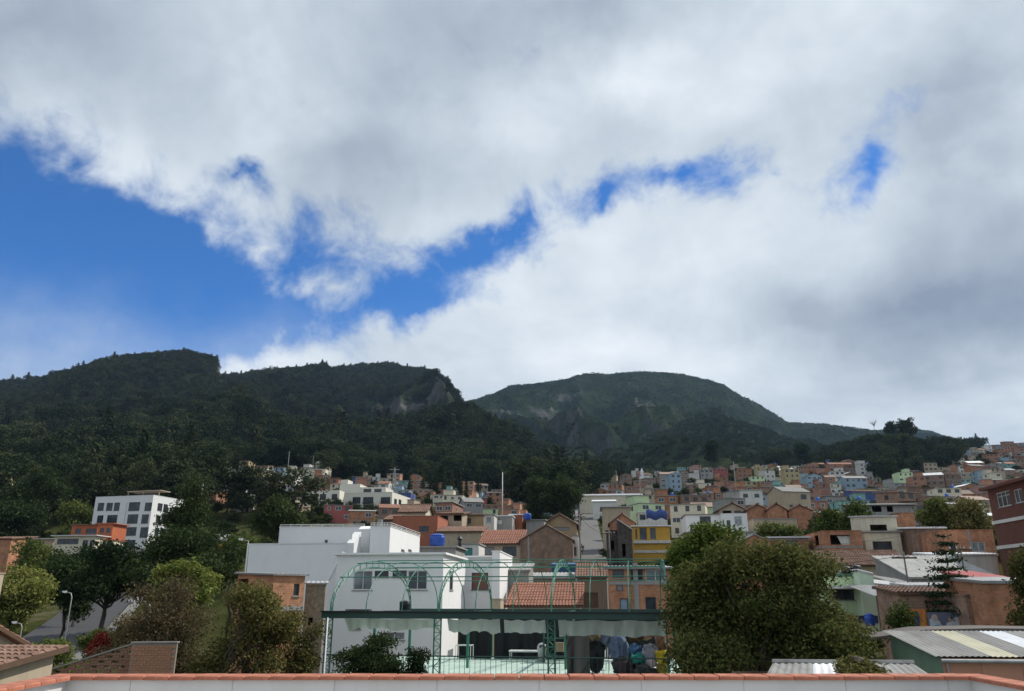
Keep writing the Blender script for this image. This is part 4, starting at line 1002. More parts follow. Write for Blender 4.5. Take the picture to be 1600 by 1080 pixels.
m.hull([(-1.6, -2.2, h - 5), (-.9, -2.2, h - 5), (-.9, -.02, h - 5), (-1.6, -.02, h - 5)], [(-1.6, -2.2, h - 1.7), (-.9, -2.2, h - 1.7), (-.9, -.02, h - .5), (-1.6, -.02, h - .5)])
m.build('stair_wall', WHITE, b['root'])
m = MB().box(.15, 2.0, h, .55, 2.4, h + .9); m.build('chimney', GREYC, b['root'])
b = building('white_building', 'small white stair block beside the railed terrace', 'building', 560, 578, 79.5, 829, 8, WHITE, roof='ml', rmat=WHITE, rise=.02, ov=.02, pitch=2)
# ------------------------------------------------------------------ orange brick house, left
YB = R(52)
b = building('brick_house', 'orange brick house with a thin tin roof above the olive trees', 'house', 428.5, 477, 44, 899, 3.4, BRICK_O, yaw=YB, roof='mf', rmat=TIN, rise=.12, ov=.18, rthick=.06, pitch=.3,
    wins=[(459.5, 912, 467, 931, 'd')], lwins=[(366, 905, 386, 932, 'o')])
a0, z0 = rel(b, 452, 951)
MB().box(0, -.05, z0 - .1, b['w'], 0, z0 + .12).build('concrete_band', CONC, b['root'])
b = building('brick_house', 'rough stone-walled annex with a bent tin roof', 'house', 478, 509, 46.5, 913, 3.5, plaster('rubble_stone', (.27, .22, .16), (.1, .08, .06), .6, var=.5, scale=5), yaw=R(12), roof='mf', rmat=TIN, rise=.15, ov=.12, rthick=.05, pitch=.3, wins=[(482, 965, 488, 977, 'o')])
# ------------------------------------------------------------------ left foreground: brick walls, tiled roofs
def brick_wall(name, label, pA, pB, Y, topA, topB, base, holes, seed, mat, yaw=0.0):
    """wall laid brick by brick; holes leaves every other brick out"""
    g = random.Random(seed); p, w = solve_w(pA, pB, Y, topA, yaw); zb = at(pA, base, Y).z; zB = at(pA, topB, Y).z
    t = thing(name, label, 'wall', (p.x, p.y, zb), yaw); bh, bw = .085, .255; rows = int((max(p.z, zB) - zb) / bh)
    me = MB().box(.004, 0, .005, bw - .004, .12, bh - .005).mesh('brick', mat)
    if not holes: MB().hull([(0, .03, 0), (w, .03, 0), (w, .11, 0), (0, .11, 0)], [(0, .03, p.z - zb), (w, .03, zB - zb), (w, .11, zB - zb), (0, .11, p.z - zb)]).build('mortar', plaster('mortar', (.30, .25, .20)), t)
    n = 0
    for r in range(rows):
        k = 0; x = -(bw / 2) * (r % 2) + .0
        while x < w - .03:
            top = (p.z + (zB - p.z) * max(0, min(1, (x + bw / 2) / w))) - zb
            if x > -.02 and r * bh + bh <= top + .03 and x + bw <= w + .02 and not (holes and ((k + r // 2) % 2 == 0 and r % 2 == 1 and g.random() < .8)) and n < 300:
                o = inst('brick', me, t, (x, g.uniform(-.006, .006), r * bh)); n += 1
            x += bw; k += 1
    c = MB().hull([(-.03, -.03, p.z - zb + .01), (w + .03, -.03, zB - zb + .01), (w + .03, .17, zB - zb + .01), (-.03, .17, p.z - zb + .01)], [(-.03, -.03, p.z - zb + .06), (w + .03, -.03, zB - zb + .06), (w + .03, .17, zB - zb + .06), (-.03, .17, p.z - zb + .06)])
    c.build('wall_cap', CONC, t); return t, p, w, zb
BR1 = plaster('loose_brick_orange', (.40, .21, .13), (.2, .13, .09), .5, var=.35, scale=4); BR2 = plaster('loose_brick_brown', (.26, .15, .10), (.1, .07, .05), .5, var=.4, scale=4)
t1, p1, w1, z1 = brick_wall('brick_wall', 'solid orange brick wall end below the bare brown tree', 206, 276, 30, 1006, 1005, 1072, False, 3, BR1, R(-4))
t2, p2, w2, z2 = brick_wall('brick_wall', 'openwork brick wall with gaps and a sloping top', 66, 205, 30.3, 1052, 1006, 1072, True, 4, BR2, R(2))
o = MB().box(-.1, .15, -z1, w1, .3, -.02).build('retaining_wall', BRICK_B, None, False, (p1.x, p1.y, z1), R(-4)); tag(o, 'brick base under the solid orange wall', 'wall')
o = MB().box(-.6, .02, -z2, w2 - .05, .3, -.02).build('retaining_wall', BRICK_B, None, False, (p2.x, p2.y, z2), R(2)); tag(o, 'brick base under the openwork wall', 'wall')
building('tiled_house', 'small house with an orange clay tile roof at the left edge', 'house', -330, -125, 27, 1032, 5, BEIGE, roof='gx', rmat=TILE, rise=1.0, ov=.25, pitch=.2, rows=9)
building('tiled_house', 'low clay tile roof at the bottom left corner', 'house', -330, -100, 19, 1071, 4.2, BEIGE, yaw=R(-3), roof='mf', rmat=TILE_O, rise=.42, ov=.25, pitch=.19, rows=9)
building('beige_house', 'beige rendered house corner cut by the left edge', 'house', -190, -108, 48, 893, 6, BEIGE, roof='flat')
# ------------------------------------------------------------------ right foreground: sheet roofs
def sheet_roof(root, A, B, C, D, n, mats, pitch=.177, amp=.028, e=.012):
    A, B, C, D = map(Vector, (A, B, C, D))
    for i in range(n):
        u0, u1 = i / n, (i + 1) / n + .03 / max(1, n); q = Vector((0, 0, .006 * (i % 2)))
        m = MB(); m.sheet(A.lerp(B, u0) + q, A.lerp(B, u1) + q, D.lerp(C, u1) + q, D.lerp(C, u0) + q, pitch, amp, 1, 0, 6)
        m.build('roof_sheet', mats[i % len(mats)], root, True)
def build_sheet_house():
    Y = 26.0; yaw = G; p = at(1471, 1028, Y); zb = 2.0; w = 9.0; d = 4.3; h = p.z - zb; rise = at(1430, 989, 30.2).z - p.z
    t = thing('sheet_roofed_house', 'salmon fronted house with a pale corrugated roof and green side wall', 'house', (p.x, p.y, zb), yaw)
    SAL = plaster('salmon_plaster', (.52, .27, .18), (.3, .2, .15), .4, var=.12); GRN = plaster('grey_green_plaster', (.17, .27, .19), (.12, .15, .11), .5)
    MB().facade((0, 0, 0), (1, 0, 0), (0, 1, 0), w, h, [(2.0, h - 1.5, 3.0, h - 1.0)]).build('front_wall', SAL, t)
    for x in (1.15, 2.35, 3.5): MB().box(x, -.02, h - 2.6, x + .12, 0, h - .12).build('pilaster', SAL, t)
    MB().box(0, -.03, h - .95, w, 0, h - .85).build('string_course', SAL, t)
    s = MB(); s.poly((-.003, 0, 0), (-.003, 0, h), (-.003, d, h + rise), (-.003, d, 0)); s.poly((w, 0, 0), (w, d, 0), (w, d, h + rise), (w, 0, h)); s.quad((0, d, 0), (w, d, 0), (w, d, h + rise), (0, d, h + rise)); s.build('side_wall', GRN, t)
    k = rise / d; o1, o2 = .22, .15
    FG = metal_sheet('yellowed_translucent_sheet', (.48, .45, .32), (.2, .18, .1), .4, .6); NW = metal_sheet('new_zinc_sheet', (.72, .73, .75), (.4, .38, .35), .15, .4)
    sheet_roof(t, (-o1, -o2, h - o2 * k + .06), (w, -o2, h - o2 * k + .06), (w, d, h + rise + .06), (-o1, d, h + rise + .06), 11, [FIBRO, FIBRO, FG, FIBRO, NW, FIBRO, TIN])
    MB().tube([(-.1, -o2 - .06, h - .08), (w, -o2 - .06, h - .08)], .06, 8).build('gutter', GALV, t)
    MB().tube([(.12, -.06, 0), (.12, -.06, h - .1)], .035, 6).build('downpipe', GALV, t)
    # dark sagging roof just behind it
    q = at(1352, 1000, 31.0); t2 = thing('lean_to_roof', 'dark bent sheet roof edge running behind the pale corrugated roof', 'roof', (q.x, q.y, q.z - 1.5), yaw)
    top = at(1430, 988, 31.0).z - q.z + 1.5
    m = MB(); prof = [(0, 1.45), (1.2, 1.62), (2.2, top), (4.5, top + .06), (8, top + .02), (12, top + .05)]
    for (xa, za), (xb, zb_) in zip(prof, prof[1:]):
        m.hull([(xa, 0, za), (xb, 0, zb_), (xb, 1.6, zb_ + .05), (xa, 1.6, za + .05)], [(xa, 0, za + .10), (xb, 0, zb_ + .10), (xb, 1.6, zb_ + .15), (xa, 1.6, za + .15)])
    m.build('sheet', metal_sheet('dark_rusty_sheet', (.10, .085, .075), (.05, .03, .02), .5, .8), t2)
    for x in (.5, 4, 8): MB().tube([(x, .8, -8), (x, .8, 1.5 if x < 1 else top)], .08, 6).build('post', WOODP, t2)
    MB().box(2.2, .9, -6, 11.5, 1.1, top - .02).build('wall', GREYC, t2)
build_sheet_house()
def build_low_sheet():
    pa = at(1207, 1037, 20.5); pb = at(1428, 1038.5, 20.2); pc = at(1190, 1068, 17.2); pd = at(1472, 1068, 17.0)
    t = thing('sheet_roof_shed', 'low shed with an old grey corrugated roof below the big tree', 'shed', (pc.x, pc.y, 3.0)); L = lambda q, dz=0: (q.x - pc.x, q.y - pc.y, q.z - 3.0 + dz)
    sheet_roof(t, L(pc), L(pd), L(pb), L(pa), 7, [FIBRO, FIBRO, TIN_W, FIBRO, FIBRO, FIBRO], .177, .03)
    z = pc.z - 3.05; x1 = pd.x - pc.x; y1 = pa.y - pc.y
    m = MB(); m.quad((.1, .1, 0), (x1 - .1, .1, 0), (x1 - .1, .1, z), (.1, .1, z)); m.quad((.25, y1 - .1, 0), (x1 - .6, y1 - .1, 0), (x1 - .6, y1 - .1, z), (.25, y1 - .1, z)); m.quad((.1, .1, 0), (.25, y1 - .1, 0), (.25, y1 - .1, z), (.1, .1, z)); m.quad((x1 - .1, .1, 0), (x1 - .6, y1 - .1, 0), (x1 - .6, y1 - .1, z), (x1 - .1, .1, z)); m.build('wall', BRICK_B, t)
    MB().tube([L(pa, .04), L(pb, .04)], .07, 6).build('ridge_cap', FIBRO, t)
build_low_sheet()
# ------------------------------------------------------------------ middle distance, centre
B = building
B('tiled_house', 'low house with a long patched clay tile roof behind the arches', 'house', 795, 905, 60, 948, 6.5, OFFWHITE, roof='mf', rmat=TILE, rise=1.55, ov=.35, pitch=.24, rows=9)
B('brick_shed', 'narrow ochre brick pier beside the patched tile roof', 'shed', 768, 782, 57, 937, 2, BEIGE, roof='flat')
B('tiled_house', 'small house with a faded tile roof above a dark doorway', 'house', 902, 948, 72, 903, 5.0, plaster('brown_plaster', (.20, .14, .10)), roof='mf', rmat=TILE_O, rise=1.4, ov=.2, pitch=.26, rows=7, wins=[(912, 926, 935, 950, 'p')])
B('plaster_house', 'long ochre plastered wall with a fibre cement roof behind the patched tiles', 'house', 828, 898, 74, 904, 5, plaster('ochre_brown_plaster', (.33, .22, .15), (.15, .1, .08), .5), roof='mf', rmat=FIBRO, rise=.5, ov=.2, pitch=.35)
B('brick_shed', 'grey sheet-clad shed between the white house and tiled roofs', 'shed', 790, 826, 68, 893, 5, GREYC, roof='mf', rmat=FIBRO, rise=.7, ov=.15, pitch=.3)
o = MB()
_q = at(868, 893, 78); g0 = np.random.default_rng(2)
b = B('brick_house', 'brick house with a tin roof and a band of upper windows by the big tree', 'house', 951, 1046, 60, 889, 6, BRICK_O, roof='mf', rmat=TIN, rise=.32, ov=.35, pitch=.3, rthick=.08,
  wins=[(957, 890.5, 975, 903, 'd'), (985, 889, 1005, 908, 'd'), (1008, 889, 1040, 908, 'l'), (968, 935, 982, 956, 'b'), (963, 913, 974, 924, 'm'), (1008, 933, 1026, 955, 'd')])
a0, z0 = rel(b, 1000, 911); MB().box(-.02, -.05, z0 - .12, b['w'] + .02, 0, z0 + .1).build('concrete_band', CONC, b['root'])
a0, z0 = rel(b, 996, 950); MB().box(a0 - .2, -.06, 0, a0 + .15, 0, z0 + 3.2).build('column', CONC, b['root'])
# brick gable and tile roof
b = B('brick_house', 'brown brick gable wall facing the terrace beside the striped tile roof', 'house', 813, 895, 118, 845, 12, BRICK_B, roof='gy', rmat=TILE_O, rise=2.2, ov=.2, pitch=.3, rows=8)
a0, z0 = rel(b, 826, 860); MB().box(a0 - .15, -.05, 0, a0 + .12, 0, b['h'] + .7).build('column', CONC, b['root'])
b = B('tiled_house', 'house with a striped red-brown tile roof over a dark shop window', 'house', 750, 814, 119, 850.5, 7, BEIGE, roof='mf', rmat=TILE, rise=2.35, ov=.35, pitch=.36, rows=8,
  wins=[(752, 855, 772, 867, 'm'), (785, 854, 807, 869, 'd')])
B('tiled_house', 'house with a wide timber-edged gable of yellowish plaster', 'house', 848, 901, 158, 820, 12, plaster('ochre_plaster', (.40, .29, .17), (.2, .14, .1), .4), roof='gy', rmat=TILE_O, rise=2.0, ov=.6, pitch=.4, rows=7, wins=[(858, 824, 890, 829, 'm')])
B('flat_house', 'flat grey shed roof below the blue water tank', 'house', 655, 712, 96, 856, 7, GREYC, roof='slab', rmat=CONC, ov=.3)
B('flat_house', 'white-fronted house with a mint door left of the striped tile roof', 'house', 714, 748, 108, 851, 6, OFFWHITE, roof='slab', rmat=CONC, ov=.15, wins=[(722, 856, 738, 869, 't')])
water_tank('round blue water tank beside the big white building', 683, 856, 98, .95, 1.5, BLUEP, at(683, 853.5, 98).z)
t = thing('chimney_pipe', 'black stove pipe with a cap beside the mint door', 'chimney', at(718, 868, 104)); MB().tube([(0, 0, 0), (0, 0, 2.0)], .22, 8).build('pipe', BLACKP, t); MB().lathe([(.3, 2.0), (.42, 2.1), (.1, 2.5)], 10).build('cap', BLACKP, t)
RED_W = plaster('red_plaster', (.36, .125, .07), (.2, .08, .05), .3, var=.15)
B('red_house', 'broad brick-red rendered building right of the cream apartments', 'house', 614, 684, 132, 807, 10, RED_W, roof='flat', rmat=TILE, wins=[(655, 822, 670, 831, 'd'), (622, 824, 634, 830, 'd')])
B('tiled_house', 'square beige tower with a brown hipped tile roof above the red building', 'house', 625, 665, 150, 800, 6, CREAM, roof='gx', rmat=TILE_O, rise=1.5, ov=.5, pitch=.4, rows=6)
B('tiled_house', 'dark tiled house beside the cream apartment block', 'house', 600, 617, 140, 813, 9, BRICK_B, roof='gx', rmat=TILE_O, rise=1.2, ov=.3, pitch=.4, rows=6)
B('tiled_house', 'long house with a faded pinkish tile roof below the brown veranda', 'house', 682, 752, 128, 832, 7, BEIGE, roof='mf', rmat=TILE_O, rise=1.3, ov=.3, pitch=.36, rows=7)
B('veranda_house', 'brown two-storey house with an open timber veranda', 'house', 684, 722, 142, 804, 7, BEIGE, roof='mf', rmat=TILE_O, rise=.9, ov=.4, pitch=.4, rows=6, wins=[(688, 806, 700, 816, 'o'), (709, 805, 721, 814, 'o')])
B('veranda_house', 'ochre house half hidden behind the brown veranda house', 'house', 722, 756, 148, 806, 8, plaster('ochre_plaster', (.4, .29, .17)), roof='mf', rmat=TILE_O, rise=.9, ov=.3, pitch=.4, rows=6, wins=[(728, 810, 736, 818, 'd')])
B('flat_house', 'small white house with a shuttered window among tiled roofs', 'house', 757, 772, 140, 805, 6, OFFWHITE, roof='slab', ov=.15, wins=[(760, 808, 768, 816, 'l')])
B('flat_house', 'pale grey house right of the small white one', 'house', 772, 800, 145, 807, 6, GREYC, roof='slab', rmat=TIN_W, ov=.15, wins=[(776, 812, 785, 820, 'w')])
B('flat_house', 'orange-red house with a white slab beneath the dark tall trees', 'house', 797, 816, 150, 805, 6, RED_W, roof='slab', rmat=TIN_W, ov=.3)
B('flat_house', 'orange house with a narrow tower beside the blue tank', 'house', 813, 822, 152, 797, 4, BRICK_O, roof='flat')
water_tank('small blue water tank in front of the dark tall trees', 824, 812, 148, .75, 1.2, BLUEP)
B('flat_house', 'grey house with an open ledge under the timber-edged gable', 'house', 822, 850, 150, 813, 7, GREYC, roof='mf', rmat=FIBRO, rise=.5, ov=.3, pitch=.5)
B('white_house', 'narrow white house on the left corner of the steep street', 'house', 893, 904, 122, 838, 8, OFFWHITE, roof='slab', ov=.1, wins=[(896, 855, 901, 868, 'd')])
B('blue_shed', 'low blue tarpaulin-covered shed in front of the brick gable', 'shed', 862, 900, 84, 884, 4, plaster('blue_tarpaulin_wall', (.04, .10, .18), (.02, .04, .07), .4), roof='mf', rmat=metal_sheet('blue_sheet', (.05, .11, .20)), rise=.3, ov=.15, pitch=.4)
# right side of the street
DARKW = plaster('sooty_boards', (.07, .06, .052), (.16, .14, .12), .5, var=.5, scale=2)
B('brick_house', 'brick house with a shallow tiled gable right of the steep street', 'house', 953, 992, 150, 818, 8, BRICK_O, roof='gy', rmat=TILE_O, rise=1.7, ov=.25, pitch=.4, rows=6)
B('shack', 'sooty boarded shack with a ragged roof, right of the street', 'house', 966, 987, 128, 828, 8, DARKW, roof='mr', rmat=TIN, rise=1.5, ov=.15, pitch=.35, wins=[(972, 850, 978, 870, 'o')])
B('shack', 'narrow boarded house at the right corner of the street', 'house', 948, 965, 132, 831, 8, DARKW, roof='mf', rmat=TILE_O, rise=.6, ov=.2, pitch=.4, wins=[(954, 845, 960, 860, 'o')])
B('flat_house', 'plastered house with a white flat roof above the street', 'house', 941, 984, 178, 793, 9, BEIGE, roof='slab', rmat=TIN_W, ov=.5)
YEL = plaster('yellow_plaster', (.55, .31, .05), (.3, .2, .08), .35, var=.12)
b = B('yellow_house', 'mustard yellow house with brown bay windows and white bands', 'house', 989, 1046, 140, 823, 9, YEL, roof='slab', rmat=TIN_W, ov=.35, wins=[(992.5, 827, 996, 842, 'y'), (999, 825, 1011, 843, 'y'), (1015.5, 825, 1025, 842, 'y')])
for py, k in ((847, .5), (862, .45)):
    a0, z0 = rel(b, 1000, py); MB().box(-.05, -.35 if py < 850 else -.12, z0 - k / 2, b['w'] + .05, 0, z0 + k / 2).build('band', OFFWHITE, b['root'])
B('flat_house', 'dark-windowed white house holding up the blue tarpaulin', 'house', 997, 1042, 176, 801, 8, OFFWHITE, roof='slab', rmat=TIN_W, ov=.2, wins=[(999, 804, 1009, 812, 'd')])
q = at(1026, 810, 168); mb = MB(); g1 = np.random.default_rng(3); nx = 12
for j in range(7):
    for i in range(nx + 1): mb.v.append((-2.2 + 4.4 * i / nx, -.35 * math.sin(j / 6 * 3.1) - .1 * math.sin(i * 1.7), 1.7 - 1.9 * j / 6 + .25 * math.sin(i * .9)))
mb.f = [(j * (nx + 1) + i, j * (nx + 1) + i + 1, (j + 1) * (nx + 1) + i + 1, (j + 1) * (nx + 1) + i) for j in range(6) for i in range(nx)]
o = mb.build('tarpaulin', plaster('bright_blue_tarpaulin', (.05, .09, .28), (.03, .05, .12), .4), None, True, q, G); tag(o, 'crumpled bright blue tarpaulin above the yellow house', 'tarpaulin')
b = B('white_house', 'white two-part house with arched porch window above the light green tree', 'house', 1071, 1127, 150, 805, 8, WHITE, roof='slab', rmat=CONC, ov=.2, wins=[(1093, 807, 1111, 818, 'd')])
B('white_house', 'white house wing with wide windows, right of the arched porch', 'house', 1127, 1167, 148, 803, 8, WHITE, roof='flat', wins=[(1129, 812, 1131.5, 820, 'd'), (1135, 813, 1142, 826, 'd'), (1147, 807, 1160, 820, 'l')])
B('flat_house', 'pale house below the white houses with a grey slab roof', 'house', 1072, 1175, 132, 833, 7, OFFWHITE, roof='slab', rmat=CONC, ov=.3)
B('tiled_house', 'low gabled house with dark openings behind the white wing', 'house', 1124, 1165, 180, 797, 9, BEIGE, roof='gy', rmat=TILE_O, rise=1.5, ov=.5, pitch=.45, rows=6, wins=[(1129, 798, 1143, 803, 'o'), (1147, 798, 1158, 803, 'd')])
B('brick_house', 'long orange brick building with low twin gables, left part', 'house', 1168, 1200, 172, 797, 9, BRICK_O, roof='gy', rmat=TILE_O, rise=1.1, ov=.3, pitch=.45, rows=6)
B('brick_house', 'long orange brick building with low twin gables, middle part', 'house', 1199, 1229, 170, 797, 9, BRICK_O, roof='gy', rmat=TILE_O, rise=1.3, ov=.3, pitch=.45, rows=6)
B('brick_house', 'long orange brick building with low twin gables, right part', 'house', 1232, 1268, 172, 798, 9, BRICK_O, roof='gy', rmat=TILE_O, rise=1.1, ov=.3, pitch=.45, rows=6)
B('plaster_house', 'long beige plastered wall below the twin brick gables', 'house', 1177, 1245, 150, 812, 8, BEIGE, roof='slab', rmat=CONC, ov=.1)
# ------------------------------------------------------------------ middle distance, right
B('brick_house', 'small brick house with a gabled tin roof beside the big tree', 'house', 1157, 1202, 92, 846, 6, BRICK_O, roof='gy', rmat=TIN, rise=.75, ov=.15, pitch=.3, rthick=.06)
B('brick_house', 'low brick house with a white slab roof and dark window', 'house', 1201, 1262, 96, 841, 6, BRICK_O, roof='slab', rmat=TIN_W, ov=.3, wins=[(1225, 845, 1247, 857, 'd')], frames=[843])
b = B('brick_house', 'brick house with one broad open upper window', 'house', 1284, 1345, 92, 830, 8, BRICK_O, roof='flat', rmat=CONC, wins=[(1296.5, 836, 1330, 851, 'o')], lwins=[(1272, 838, 1280, 852, 'o')], frames=[855])
m = MB(); a0, z0 = rel(b, 1316, 851); a1, z1 = rel(b, 1329, 837); m.quad((a0, .25, z0), (a1, .25, z0), (a1, .3, z1), (a0 - .4, .3, z1)); m.build('curtain', OFFWHITE, b['root'])
b = B('cream_house', 'narrow cream two-storey house with white roof sheets stacked on top', 'house', 1350, 1406, 94, 832, 8, CREAM, roof='slab', rmat=CONC, ov=.25, wins=[(1363, 846, 1395, 859, 'd')])
b2 = B('cream_house', 'upper storey with an open balcony on the narrow cream house', 'house', 1353, 1400, 95.5, 808, 6, CREAM, roof='mf', rmat=TIN, rise=.5, ov=.2, pitch=.3, wins=[(1359, 820, 1387, 832, 'o')], base=831)
B('brick_house', 'orange brick wall tower right of the narrow cream house', 'house', 1401, 1428, 104, 802, 7, BRICK_O, roof='flat', frames=[825], wins=[(1406, 826, 1420, 834, 'm')])
B('flat_house', 'grey-roofed warehouse with dark openings above the brick houses', 'house', 1340, 1430, 150, 790, 10, GREYC, roof='mf', rmat=FIBRO, rise=1.2, ov=.5, pitch=.5, wins=[(1362, 791, 1378, 800, 'o'), (1385, 791, 1396, 800, 'o')])
B('tiled_house', 'low house with a broad ribbed clay tile roof above the mint house', 'house', 1291, 1412, 76, 882.5, 6, CREAM, roof='gx', rmat=TILE_O, rise=1.25, ov=.55, pitch=.25, rows=9)
b = B('mint_house', 'mint green house with a white canopy and black roof tanks', 'house', 1286, 1345, 60, 903, 6, MINT, roof='flat', rmat=CONC, wins=[(1298, 921, 1336, 938, 'd')])
a0, z0 = rel(b, 1283, 920); a1, z1 = rel(b, 1350, 914); MB().box(a0, -1.3, z0, a1, 0, z0 + .16).build('canopy', FRAME_W, b['root'])
a1, z1 = rel(b, 1335, 904); MB().box(.2, .2, b['h'] + .08, a1, 2.2, b['h'] + .3).build('roof_slab', paint('teal_sheet', (.05, .17, .16)), b['root'])
b2 = B('mint_house', 'pale mint stair tower on the right of the mint house', 'house', 1342, 1364, 58.5, 899, 4.5, plaster('pale_mint_plaster', (.55, .68, .52), (.3, .35, .28), .3), roof='mr', rmat=TIN_W, rise=.25, ov=.05, pitch=.4)
a0, z0 = rel(b2, 1345, 974); a1, z1 = rel(b2, 1370, 962); MB().box(-2.6, -.06, z0, b2['w'], 0, z1).build('blue_band', paint('dark_blue_wall_paint', (.025, .04, .12)), b2['root'])
water_tank('black roof tank on the mint house, left of the pair', 1324, 903, 60.6, .36, .85, BLACKP); water_tank('black roof tank on the mint house, right of the pair', 1339, 902, 60.5, .40, .9, BLACKP)
water_tank('blue barrel against the foot of the mint house', 1360, 978, 55.5, .32, .8, BLUEP)
def awning(label, A, Bp, dY, up, mat):
    p = at(*A); q = at(*Bp); t = thing('awning', label, 'awning', p); d = q - p
    m = MB(); m.sheet((0, 0, 0), d, d + Vector((-.4, dY, up)), (-.4, dY, up), .2, .03); m.build('sheet', mat, t, True)
    for f in (.05, .95): MB().tube([d * f + Vector((0, .05, -3.5)), d * f + Vector((0, .05, 0))], .04, 5).build('post', GALV, t)
awning('wide grey sheet awning right of the mint house', (1366, 931, 55), (1420, 932, 54), 3.5, .75, TIN)
awning('upper pale sheet awning behind the grey one', (1362, 911, 60), (1425, 918, 60), 3.0, .5, TIN_W)
awning('grey sheet awning against the conifer', (1388, 908, 64), (1440, 916, 64), 3.0, .6, FIBRO)
B('grey_shed', 'wide grey corrugated roof behind the conifer', 'shed', 1424, 1560, 66, 904, 8, GREYC, roof='mf', rmat=FIBRO, rise=2.0, ov=.2, pitch=.35)
B('grey_shed', 'pale wall with a dark hollow below the brick windows', 'shed', 1462, 1556, 78, 868, 5, OFFWHITE, roof='mf', rmat=TIN_W, rise=.35, ov=.2, pitch=.35)
b = B('brick_house', 'brick house with two windows beside the dark red building', 'house', 1473, 1551, 84, 829, 7, BRICK_O, roof='flat', rmat=CONC, wins=[(1482, 848, 1495, 862, 'd'), (1518, 847, 1541, 862, 'l')], frames=[867])
MB().box(b['w'] * .48, -.05, 0, b['w'] * .53, 0, b['h']).build('column', CONC, b['root'])
B('brick_house', 'dark recessed brick house with white tin roof left of the windowed brick house', 'house', 1432, 1474, 90, 826, 6, BRICK_B, roof='mf', rmat=TIN_W, rise=.4, ov=.3, pitch=.35)
# dark red brick block at the right edge
def red_block():
    yaw = G; Yf = 75.0; p = at(1543, 767, Yf); c, s = math.cos(yaw), math.sin(yaw); L = 22.0; w = 14.0; zb = 9.0; h = p.z - zb
    loc = (p.x - (-s) * (-L) * 0 - (math.sin(-yaw)) * L, p.y - math.cos(yaw) * L, zb)
    t = thing('brick_block', 'tall dark red brick building with a ribbon window cut by the right edge', 'building', loc, yaw)
    b = dict(loc=loc, yaw=yaw, w=w); O, D, I = (0, 0, 0), (0, 1, 0), (1, 0, 0)
    ws = []
    for q in ((1556, 771, 1581, 789), (1583, 766, 1600, 784)):
        (a, z1), (e, z0) = hit(q[0], q[1], loc, yaw, O, D), hit(q[2], q[3], loc, yaw, O, D); ws.append((min(a, e), min(z0, z1), max(a, e), max(z0, z1)))
    m = MB(); m.facade(O, D, I, L, h, ws, .3); m.facade((0, 0, 0), (1, 0, 0), (0, 1, 0), w, h, []); m.quad((0, L, 0), (w, L, 0), (w, L, h), (0, L, h)); m.quad((w, 0, 0), (w, L, 0), (w, L, h), (w, 0, h)); m.build('wall', BRICK_R, t)
    for q in ws: add_window(t, O, D, (1, 0, 0), *q, 'g')
    MB().box(-.6, -.5, h, w, L + .5, h + .25).build('roof', BRICK_R, t)
    for z in (hit(1560, 816, loc, yaw, O, D)[1], hit(1560, 856, loc, yaw, O, D)[1]): MB().box(-.12, -.1, z - .15, 0, L + .1, z + .15).build('band', OFFWHITE, t)
    FOOT.append((p.x + 7, p.y - 10, 16))
red_block()
# walls, murals and small houses down at the right
B('tiled_house', 'house with a pinkish red sheet roof at the right edge', 'house', 1528, 1572, 52, 905, 5, BEIGE, roof='mf', rmat=TIN_R, rise=.5, ov=.2, pitch=.25)
B('brick_wall_house', 'tall rough brick wall at the right edge below the red roof', 'house', 1538, 1640, 44, 912, 5, BRICK_O, roof='mf', rmat=TIN, rise=.3, ov=.1, pitch=.25)
B('brick_wall_house', 'brown hollow-block brick wall right of the reclining mural', 'house', 1508, 1542, 46, 931, 4, BRICK_B, roof='flat')
b = B('brick_wall_house', 'long brick wall above the two murals', 'house', 1405, 1508, 50, 929, 4, BRICK_B, roof='mf', rmat=TILE_O, rise=.35, ov=.2, pitch=.25)
B('brick_shed', 'orange brick shed behind the conifer trunk', 'shed', 1420, 1515, 53, 918, 3, BRICK_O, roof='mf', rmat=TIN, rise=.2, ov=.1, pitch=.3)
def mural(label, pa, pb, y0, y1, Y, bgc, shapes):
    p, w = solve_w(pa, pb, Y, y0, G); h = p.z - at(pa, y1, Y).z
    t = thing('mural_panel', label, 'mural', (p.x, p.y, p.z - h), G); MB().box(0, 0, -6, w, .16, h).build('wall', plaster('mural_ground_%d' % pa, bgc, sc3(bgc, .6), .3), t)
    for i, (pts, col) in enumerate(shapes):
        MB().poly(*[(x * w, -.004 - .002 * i, z * h) for x, z in pts]).build('painted_shape', plaster('mural_paint_%d_%d' % (pa, i), col, sc3(col, .6), .3, var=.2, scale=3), t)
def oval(cx, cz, rx, rz, n=14, k=0.0): return [(cx + rx * math.cos(6.283 * i / n) + k * rz * math.sin(6.283 * i / n), cz + rz * math.sin(6.283 * i / n)) for i in range(n)]
mural('orange mural with a dark blue shape on the brick yard wall', 1410, 1446, 952, 986, 48, (.55, .17, .04), [(oval(.55, .5, .14, .42, 14, .1), (.03, .05, .16)), ([(.72, .02), (.98, .02), (.92, .95), (.78, .6)], (.62, .26, .06)), (oval(.25, .7, .12, .16), (.5, .35, .3)), ([(.02, .05), (.3, .05), (.22, .4)], (.4, .08, .05))])
mural('dark slate mural of pale reclining shapes beside the orange one', 1449, 1504, 957, 986, 47.5, (.12, .13, .19), [([(.02, .04), (.40, .04), (.30, .55), (.12, .75), (.02, .6)], (.45, .50, .56)), (oval(.18, .72, .09, .18), (.42, .30, .27)), ([(.08, .06), (.38, .06), (.30, .34), (.12, .3)], (.05, .28, .40)), ([(.45, .1), (.98, .06), (.97, .62), (.80, .78), (.62, .5), (.5, .45)], (.50, .50, .53)), (oval(.62, .62, .06, .14), (.4, .3, .28)), ([(.60, .12), (.75, .1), (.7, .34)], (.16, .18, .26))])
